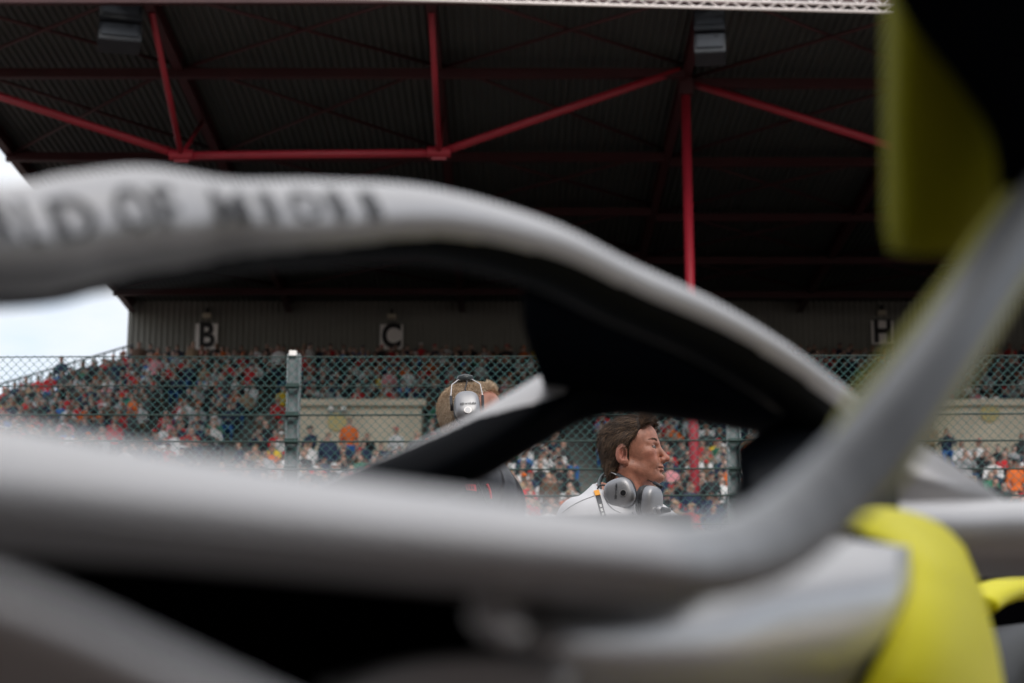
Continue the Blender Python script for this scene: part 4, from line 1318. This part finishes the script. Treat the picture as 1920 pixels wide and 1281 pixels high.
# lettering along the near arm
def halo_letter(ch, px, py, hpx, wpx, u_guess):
    """bend one flat glyph onto the hoop; u along, angle around"""
    me = text_mesh(ch, 1.0, bold=0.012)
    co = np.array([v.co[:] for v in me.vertices])
    w = co[:, 0].max() - co[:, 0].min(); h = co[:, 1].max() - co[:, 1].min()
    # find u, angle whose projection is (px, py)
    best = None
    for u in np.linspace(u_guess - 1.2, u_guess + 1.2, 60):
        for a in np.linspace(-1.2, 1.3, 60):
            q = proj(*hsurf(u, a))
            d = (q[0] - px) ** 2 + (q[1] - py) ** 2
            if best is None or d < best[0]: best = (d, u, a)
    _, u0, a0 = best
    e = 0.05
    p0, p1 = proj(*hsurf(u0 - e, a0)), proj(*hsurf(u0 + e, a0))
    du = 2 * e / max(1e-6, math.hypot(p1[0] - p0[0], p1[1] - p0[1]))
    q0, q1 = proj(*hsurf(u0, a0 - e)), proj(*hsurf(u0, a0 + e))
    da = 2 * e / max(1e-6, math.hypot(q1[0] - q0[0], q1[1] - q0[1]))
    cx, cy = (co[:, 0].max() + co[:, 0].min()) / 2, (co[:, 1].max() + co[:, 1].min()) / 2
    bm = bmesh.new(); bm.from_mesh(me)
    bmesh.ops.subdivide_edges(bm, edges=[e_ for e_ in bm.edges if e_.calc_length() > 0.15], cuts=2, use_grid_fill=False)
    bmesh.ops.triangulate(bm, faces=bm.faces[:])
    for v in bm.verts:
        v.co = Vector(hsurf(u0 + (v.co.x - cx) / w * wpx * du, a0 + (v.co.y - cy) / h * hpx * da, 0.0016))
    bm.to_mesh(me); bm.free()
    link('lettering', me, M['decal'], halo)
for ch, px, py, hp, wp, ug in (('R', 8, 420, 92, 50, 3.1), ('L', 68, 415, 92, 36, 3.5), ('D', 142, 408, 92, 56, 4), ('O', 250, 397, 92, 62, 4.9), ('F', 316, 395, 86, 38, 5.6),
                               ('M', 428, 390, 68, 66, 6.8), ('I', 505, 389, 64, 22, 7.4), ('O', 574, 388, 64, 56, 7.9), ('I', 634, 388, 64, 24, 8.2), ('I', 697, 389, 64, 26, 8.5)):
    halo_letter(ch, px, py, hp, wp, ug)
# dark web panel closing the front of the hoop
patch('hoop_panel', [[(985, 510, 1.345), (1150, 570, 1.435), (1300, 650, 1.525), (1450, 735, 1.632), (1575, 800, 1.763)],
                     [(992, 600, 1.681), (1130, 650, 1.722), (1280, 698, 1.771), (1430, 752, 1.804), (1578, 802, 1.804)],
                     [(1022, 700, 2.001), (1140, 722, 2.017), (1290, 735, 1.993), (1450, 765, 1.943), (1580, 803, 1.853)]], M['matt'], car, 0.012)
# centre pillar and its root on the nose
def slab(name, outline, Y, th, m, parent, bevel=0.008):
    pts = [P(x, y, Y) for x, y in outline]
    k = len(pts)
    dv = Vector((-0.574, 0.819, 0)) * th
    V = [p - dv for p in pts] + [p + dv for p in pts]
    F = [tuple(range(k)), tuple(range(2 * k - 1, k - 1, -1))] + [((i + 1) % k, i, k + i, k + (i + 1) % k) for i in range(k)]
    o = mesh(name, V, F, m, parent)
    bm = bmesh.new(); bm.from_mesh(o.data)
    bmesh.ops.recalc_face_normals(bm, faces=bm.faces[:])
    bmesh.ops.bevel(bm, geom=bm.edges[:], offset=bevel, segments=3, affect='EDGES')
    bm.to_mesh(o.data); bm.free()
    o.data.polygons.foreach_set('use_smooth', [True] * len(o.data.polygons))
    return o
slab('halo_pillar', [(1555, 770), (1610, 790), (1665, 812), (1725, 840), (1800, 888), (1885, 950), (1895, 985), (1640, 985), (1600, 900)], 1.853, 0.018, M['silver'], car, 0.008)
patch('cockpit_padding', [[(1400, 880, 1.640), (1500, 800, 1.722), (1590, 790, 1.804)], [(1370, 940, 1.517), (1500, 900, 1.640), (1640, 880, 1.763)], [(1380, 1010, 1.476), (1520, 1000, 1.599), (1650, 990, 1.722)]], M['carbon'], car, 0.02)
# nose and upper chassis
nose_ctrl = [R_(1380, 1050, 1.820, 0.0984, 0.0295), R_(1550, 1018, 1.837, 0.1148, 0.0312), R_(1700, 1015, 1.886, 0.1230, 0.0332), R_(1920, 1012, 1.952, 0.1230, 0.0344), R_(2150, 1015, 2.034, 0.1148, 0.0353), R_(2500, 1040, 2.165, 0.0984, 0.0328), R_(2900, 1100, 2.337, 0.0738, 0.0246)]
sweep('nose', nose_ctrl, [M['silver']], car, lambda u, a: 0, n=6, m=32, ex=2.6)
# tub and floor under the cockpit (below the sight line)
u_ = Vector((0.819, 0.574, 0)); n_ = Vector((-0.574, 0.819, 0))
def cs(s, t, z): return u_ * s + n_ * t + Vector((0, 0, z))
def loft(name, secs, m, parent, smooth=True):
    V, F = [], []
    k = len(secs[0])
    for i, r in enumerate(secs):
        V += r
        if i:
            for j in range(k):
                F.append(((i - 1) * k + j, (i - 1) * k + (j + 1) % k, i * k + (j + 1) % k, i * k + j))
    F += [tuple(range(k - 1, -1, -1)), tuple(range((len(secs) - 1) * k, len(secs) * k))]
    return mesh(name, V, F, m, parent, smooth)
def sec(s, t0, t1, z0, z1, ex=4, k=24):
    out = []
    for j in range(k):
        q = 2 * math.pi * j / k
        c, d = math.cos(q), math.sin(q)
        c, d = math.copysign(abs(c) ** (2 / ex), c), math.copysign(abs(d) ** (2 / ex), d)
        out.append(cs(s, (t0 + t1) / 2 + c * (t1 - t0) / 2, (z0 + z1) / 2 + d * (z1 - z0) / 2))
    return out
loft('tub', [sec(-0.3, 1.0, 1.64, .05, .40), sec(0.3, .98, 1.66, .05, .41), sec(.75, 1.02, 1.62, .05, .50), sec(1.0, 1.12, 1.5, .06, .61), sec(1.22, 1.18, 1.46, .1, .655)], M['silver'], car)
patch('cockpit_side', [[(-900, 905, .78), (-300, 890, .75), (0, 915, .725), (300, 952, .717), (600, 988, .713), (900, 1022, .713), (1150, 1044, .725), (1330, 1046, .745)],
                       [(-700, 935, .95), (-200, 925, .95), (100, 945, .95), (350, 975, .95), (600, 1005, .95), (900, 1035, .97), (1150, 1052, 1.0), (1350, 1050, 1.05)],
                       [(-500, 960, 1.10), (-100, 955, 1.10), (150, 975, 1.12), (380, 1000, 1.14), (620, 1025, 1.18), (900, 1045, 1.24), (1150, 1058, 1.32), (1380, 1052, 1.42)],
                       [(-480, .42, 1.12, 0), (-90, .42, 1.12, 0), (160, .42, 1.14, 0), (390, .42, 1.16, 0), (620, .42, 1.20, 0), (900, .45, 1.26, 0), (1150, .48, 1.34, 0), (1380, .52, 1.44, 0)]], M['carbon'], car, 0.012)
patch('cockpit_far_side', [[(-300, .40, 1.62, 0), (200, .40, 1.70, 0), (600, .42, 1.78, 0), (1000, .46, 1.86, 0), (1300, .52, 1.90, 0)],
                           [(-300, 1085, 1.64), (200, 1070, 1.72), (600, 1068, 1.80), (1000, 1068, 1.88), (1300, 1060, 1.92)],
                           [(-300, 1075, 1.95), (200, 1062, 2.0), (600, 1062, 2.05), (1000, 1062, 2.08), (1300, 1056, 2.08)],
                           [(-300, .05, 2.1, 0), (200, .05, 2.15, 0), (600, .05, 2.2, 0), (1000, .05, 2.22, 0), (1300, .05, 2.2, 0)]], M['carbon'], car, 0.012)
loft('floor', [sec(-1.3, .50, 2.18, 0.0, .05, 8), sec(0.5, .50, 2.18, 0.0, .05, 8), sec(1.2, .70, 1.98, 0.0, .05, 8)], M['carbon'], car, False)
loft('engine_cover', [sec(-1.5, 1.2, 1.48, .3, .58, 2.5), sec(-0.9, 1.12, 1.56, .25, .78, 2.5), sec(-0.4, 1.10, 1.58, .2, .90, 2.5), sec(-0.25, 1.14, 1.54, .5, .89, 2.5)], M['silver'], car)
# far front wheel
wc = P(2020, 1600, 3.2); wc.z = 0.36
axn = n_
def wheel_ring(prof, m, nm, par, seg=64):
    V, F = [], []
    e1, e2 = u_, Vector((0, 0, 1))
    k = len(prof)
    for i in range(seg):
        q = 2 * math.pi * i / seg
        for r, w in prof:
            V.append(wc + (e1 * math.cos(q) + e2 * math.sin(q)) * r + axn * w)
    for i in range(seg):
        for j in range(k):
            F.append((i * k + j, i * k + (j + 1) % k, ((i + 1) % seg) * k + (j + 1) % k, ((i + 1) % seg) * k + j))
    return mesh(nm, V, F, m, par, True)
wh = empty('wheel_hub', wc); wh.parent = car; wh.matrix_parent_inverse = Matrix.Translation(-Vector(car.location))
ty = wheel_ring([(0.235, -.13), (0.25, -.146), (0.285, -.152), (0.320, -.148), (0.345, -.135), (0.358, -.10), (0.360, 0), (0.358, .10), (0.345, .135), (0.30, .15), (0.235, .13)], M['tyre'], 'tyre', None)
ty.parent = car; ty.matrix_parent_inverse = Matrix.Translation(-Vector(car.location))
bpy.data.objects.remove(wh)
for r0, r1 in ((0.322, 0.341), (0.280, 0.298), (0.244, 0.258)):
    wheel_ring([(r0, -.1500), (r0, -.155), (r1, -.152), (r1, -.1440)], M['tyre_band'], 'sidewall_band', ty)
wheel_ring([(0.02, -.10), (0.20, -.12), (0.238, -.135), (0.238, .12), (0.02, .1)], M['carbon'], 'wheel_rim', ty)
# yellow winglet over that wheel
wl_ctrl = [R_(1815, 1140, 2.72, .04, .016), R_(1850, 1118, 2.80, .04, .017), R_(1900, 1105, 2.92, .04, .017), R_(1960, 1108, 3.05, .04, .016), R_(2040, 1130, 3.15, .04, .014)]
sweep('wheel_winglet', wl_ctrl, [M['yellow']], car, lambda u, a: 0, n=5, m=20, ex=2.2)
patch('brake_duct', [[(1740, 1090, 3.30), (1900, 1080, 3.36), (2100, 1090, 3.40)], [(1740, 1200, 3.30), (1900, 1200, 3.36), (2100, 1200, 3.40)], [(1740, 1340, 3.30), (1900, 1340, 3.36), (2100, 1340, 3.40)]], M['duct'], car, 0.03)

# near shoulder beam sweeping up into the mirror stay
beam_ctrl = [R_(-500, 850, 0.754, 0.0410, 0.0246), R_(-200, 890, 0.722, 0.0410, 0.0246), R_(0, 915, 0.705, 0.0410, 0.0234), R_(300, 952, 0.697, 0.0410, 0.0201), R_(600, 988, 0.693, 0.0369, 0.0180), R_(900, 1022, 0.693, 0.0312, 0.0168),
             R_(1150, 1044, 0.705, 0.0246, 0.0152), R_(1310, 1051, .724, .0185, .0152), R_(1430, 1020, .745, .0155, .0156), R_(1525, 952, .765, .0140, .0155), R_(1610, 865, .783, .0125, .0148), R_(1690, 765, .80, .0115, .0130),
             R_(1775, 645, .825, .011, .0112), R_(1860, 515, .865, .011, .0105), R_(1945, 390, .91, .011, .0105), R_(2015, 295, .95, .011, .0105)]
shade_steps = [M['silver']] + [mat('silver_shade_%d' % k, tuple(0.60 - 0.46 * (k + 1) / 6 for _ in range(3)), 0.38, 0.40 * (1 - (k + 1) / 6)) for k in range(6)]  # silver darkened step by step, paints shade on the stay
sweep('shoulder_beam', beam_ctrl, shade_steps, car, lambda u, a: int(max(0, min(6, (u - 5.8) / 3.6 * 6))), n=8, m=40, ex=lambda u: float(np.interp(u, [0, 7, 9, 11], [1.8, 1.8, 2.6, 3.4])),
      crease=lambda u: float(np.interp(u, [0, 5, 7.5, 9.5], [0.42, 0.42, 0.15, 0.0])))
fin_ctrl = [R_(1510, 970, .80, .004, .008), R_(1610, 866, .83, .004, .0215), R_(1690, 764, .85, .004, .0235), R_(1778, 640, .88, .004, .0235), R_(1863, 510, .915, .004, .023), R_(1948, 385, .95, .004, .021), R_(2018, 290, .98, .004, .015)]
sweep('mirror_stay_fin', fin_ctrl, [M['stay_yellow_shaded']], car, lambda u, a: 0, n=6, m=16, ex=2.5)
# mirror: yellow housing, shade painted into its colour; glass widened to darken its top
patch('mirror_housing', [[(1676, -120, .90), (1710, -120, .885), (1780, -120, .888), (1860, -120, .90)],
                         [(1674, 120, .935), (1710, 120, .918), (1790, 120, .921), (1870, 130, .932)],
                         [(1674, 300, .965), (1710, 300, .948), (1790, 300, .951), (1868, 290, .962)],
                         [(1675, 420, .985), (1710, 425, .968), (1780, 425, .971), (1846, 405, .985)],
                         [(1682, 462, 1.0), (1712, 466, .98), (1770, 466, .983), (1815, 455, 1.0)]], M['yellow_shaded'], car, 0.005)
patch('mirror_glass', [[(1620, -140, .84), (1820, -140, .86), (2080, -140, .89)], [(1690, 20, .87), (1860, 40, .885), (2080, 60, .915)], [(1800, 165, .90), (1920, 180, .91), (2080, 190, .94)],
                       [(1862, 270, .92), (1960, 290, .93), (2080, 300, .96)], [(1872, 400, .94), (1960, 410, .95), (2080, 420, .98)]], M['matt'], car, 0.005)

# sidepod: dark inlet, silver flank, yellow nose, lower panels
patch('inlet_duct', [[(-300, 985, 0.984), (400, 1030, 1.025), (1000, 1060, 1.107), (1500, 1040, 1.312)], [(-300, 1180, 0.984), (400, 1180, 1.025), (1000, 1180, 1.107), (1500, 1150, 1.353)],
                     [(-300, 1420, 0.943), (400, 1420, 0.984), (1000, 1420, 1.066), (1500, 1400, 1.312)]], M['duct'], car, 0.01)
patch('sidepod_flank', [[(905, 1060, 0.951), (1050, 1072, 0.984), (1300, 1070, 1.099), (1500, 1030, 1.230), (1690, 1040, 1.361)],
                        [(880, 1120, 0.836), (1050, 1125, 0.869), (1300, 1118, 0.968), (1500, 1095, 1.132), (1687, 1098, 1.312)],
                        [(905, 1175, 0.804), (1050, 1180, 0.820), (1300, 1175, 0.918), (1490, 1155, 1.091), (1672, 1150, 1.287)],
                        [(960, 1225, 0.812), (1080, 1235, 0.820), (1300, 1235, 0.918), (1475, 1225, 1.091), (1645, 1215, 1.287)],
                        [(980, 1320, 0.93), (1100, 1330, 0.94), (1300, 1330, 1.03), (1450, 1320, 1.18), (1600, 1300, 1.328)],
                        [(980, 1480, 1.000), (1100, 1480, 1.000), (1300, 1480, 1.082), (1450, 1480, 1.230), (1560, 1480, 1.394)],
                        [(980, .05, 1.02, 0), (1100, .05, 1.03, 0), (1300, .05, 1.12, 0), (1450, .05, 1.27, 0), (1560, .05, 1.42, 0)]], M['silver'], car, 0.008)
LIP_XY = [[(1560, 985), (1640, 966), (1705, 974), (1762, 998), (1800, 1035)], [(1694, 1046), (1730, 1050), (1770, 1062), (1806, 1084), (1830, 1116)],
          [(1692, 1100), (1738, 1108), (1787, 1120), (1824, 1140), (1845, 1172)], [(1678, 1150), (1734, 1160), (1791, 1172), (1835, 1190), (1856, 1215)],
          [(1651, 1216), (1722, 1226), (1790, 1236), (1840, 1248), (1864, 1262)], [(1606, 1300), (1695, 1308), (1780, 1314), (1845, 1320), (1872, 1326)],
          [(1566, 1480), (1670, 1480), (1770, 1480), (1845, 1480), (1880, 1480)]]
LIP_B = (1.480, 1.375, 1.325, 1.288, 1.258, 1.238, 1.225)
LIP_C = (0.0, -0.004, 0.035, 0.125, 0.30)
patch('sidepod_lip', [[(x, y, b + c) for (x, y), c in zip(row, LIP_C)] for row, b in zip(LIP_XY, LIP_B)] +
      [[(x, .05, 1.25 + c, 0) for x, c in zip((1566, 1670, 1770, 1845, 1880), LIP_C)]], M['yellow'], car, 0.006)
seam = [P(*q) for q in ((1600, 1003, 1.40), (1650, 1025, 1.385), (1691, 1044, 1.372), (1689, 1099, 1.315), (1675, 1150, 1.279), (1648, 1216, 1.250), (1603, 1300, 1.228))]
tube('panel_seam', catmull([tuple(p) for p in seam], 5), 0.0032, M['carbon'], car, 6)
patch('rear_flank', [[(-700, 960, .380), (-180, 1040, .385), (100, 1125, .395), (350, 1235, .415), (640, 1365, .450)],
                     [(-700, 1150, .440), (-200, 1180, .445), (50, 1240, .460), (280, 1330, .480), (570, 1440, .515)],
                     [(-700, 1440, .540), (-230, 1440, .545), (10, 1470, .560), (230, 1530, .580), (490, 1620, .61)],
                     [(-700, .05, .60, 0), (-230, .05, .605, 0), (10, .05, .62, 0), (250, .05, .64, 0), (500, .05, .67, 0)]], M['silver'], car, 0.008)
patch('floor_edge', [[(600, 1310, .740), (740, 1252, .735), (900, 1232, .735), (1060, 1258, .745)], [(600, 1340, .760), (740, 1292, .758), (900, 1276, .758), (1070, 1296, .765)],
                     [(600, 1450, .86), (740, 1430, .85), (900, 1420, .85), (1080, 1420, .855)], [(600, .05, .92, 0), (740, .05, .92, 0), (900, .05, .92, 0), (1080, .05, .93, 0)]], M['silver'], car, 0.008)
# rounded inlet lip catching the light
V, F, = [], []
c = P(932, 1166, 0.69)
ax1 = (P(995, 1205, 0.66) - P(870, 1128, 0.66)).normalized()
up1 = Vector((0.0, -0.35, 0.94)); up1 = (up1 - ax1 * up1.dot(ax1)).normalized(); sd1 = ax1.cross(up1)
for i in range(13):
    a = math.pi * i / 12
    for k in range(20):
        b = 2 * math.pi * k / 20
        V.append(c + ax1 * (-math.cos(a) * 0.0105) + (up1 * math.cos(b) * 0.0060 + sd1 * math.sin(b) * 0.012) * math.sin(a))
    if i:
        for k in range(20):
            F.append(((i - 1) * 20 + k, (i - 1) * 20 + (k + 1) % 20, i * 20 + (k + 1) % 20, i * 20 + k))
mesh('inlet_lip', V, F, M['silver'], car, True)
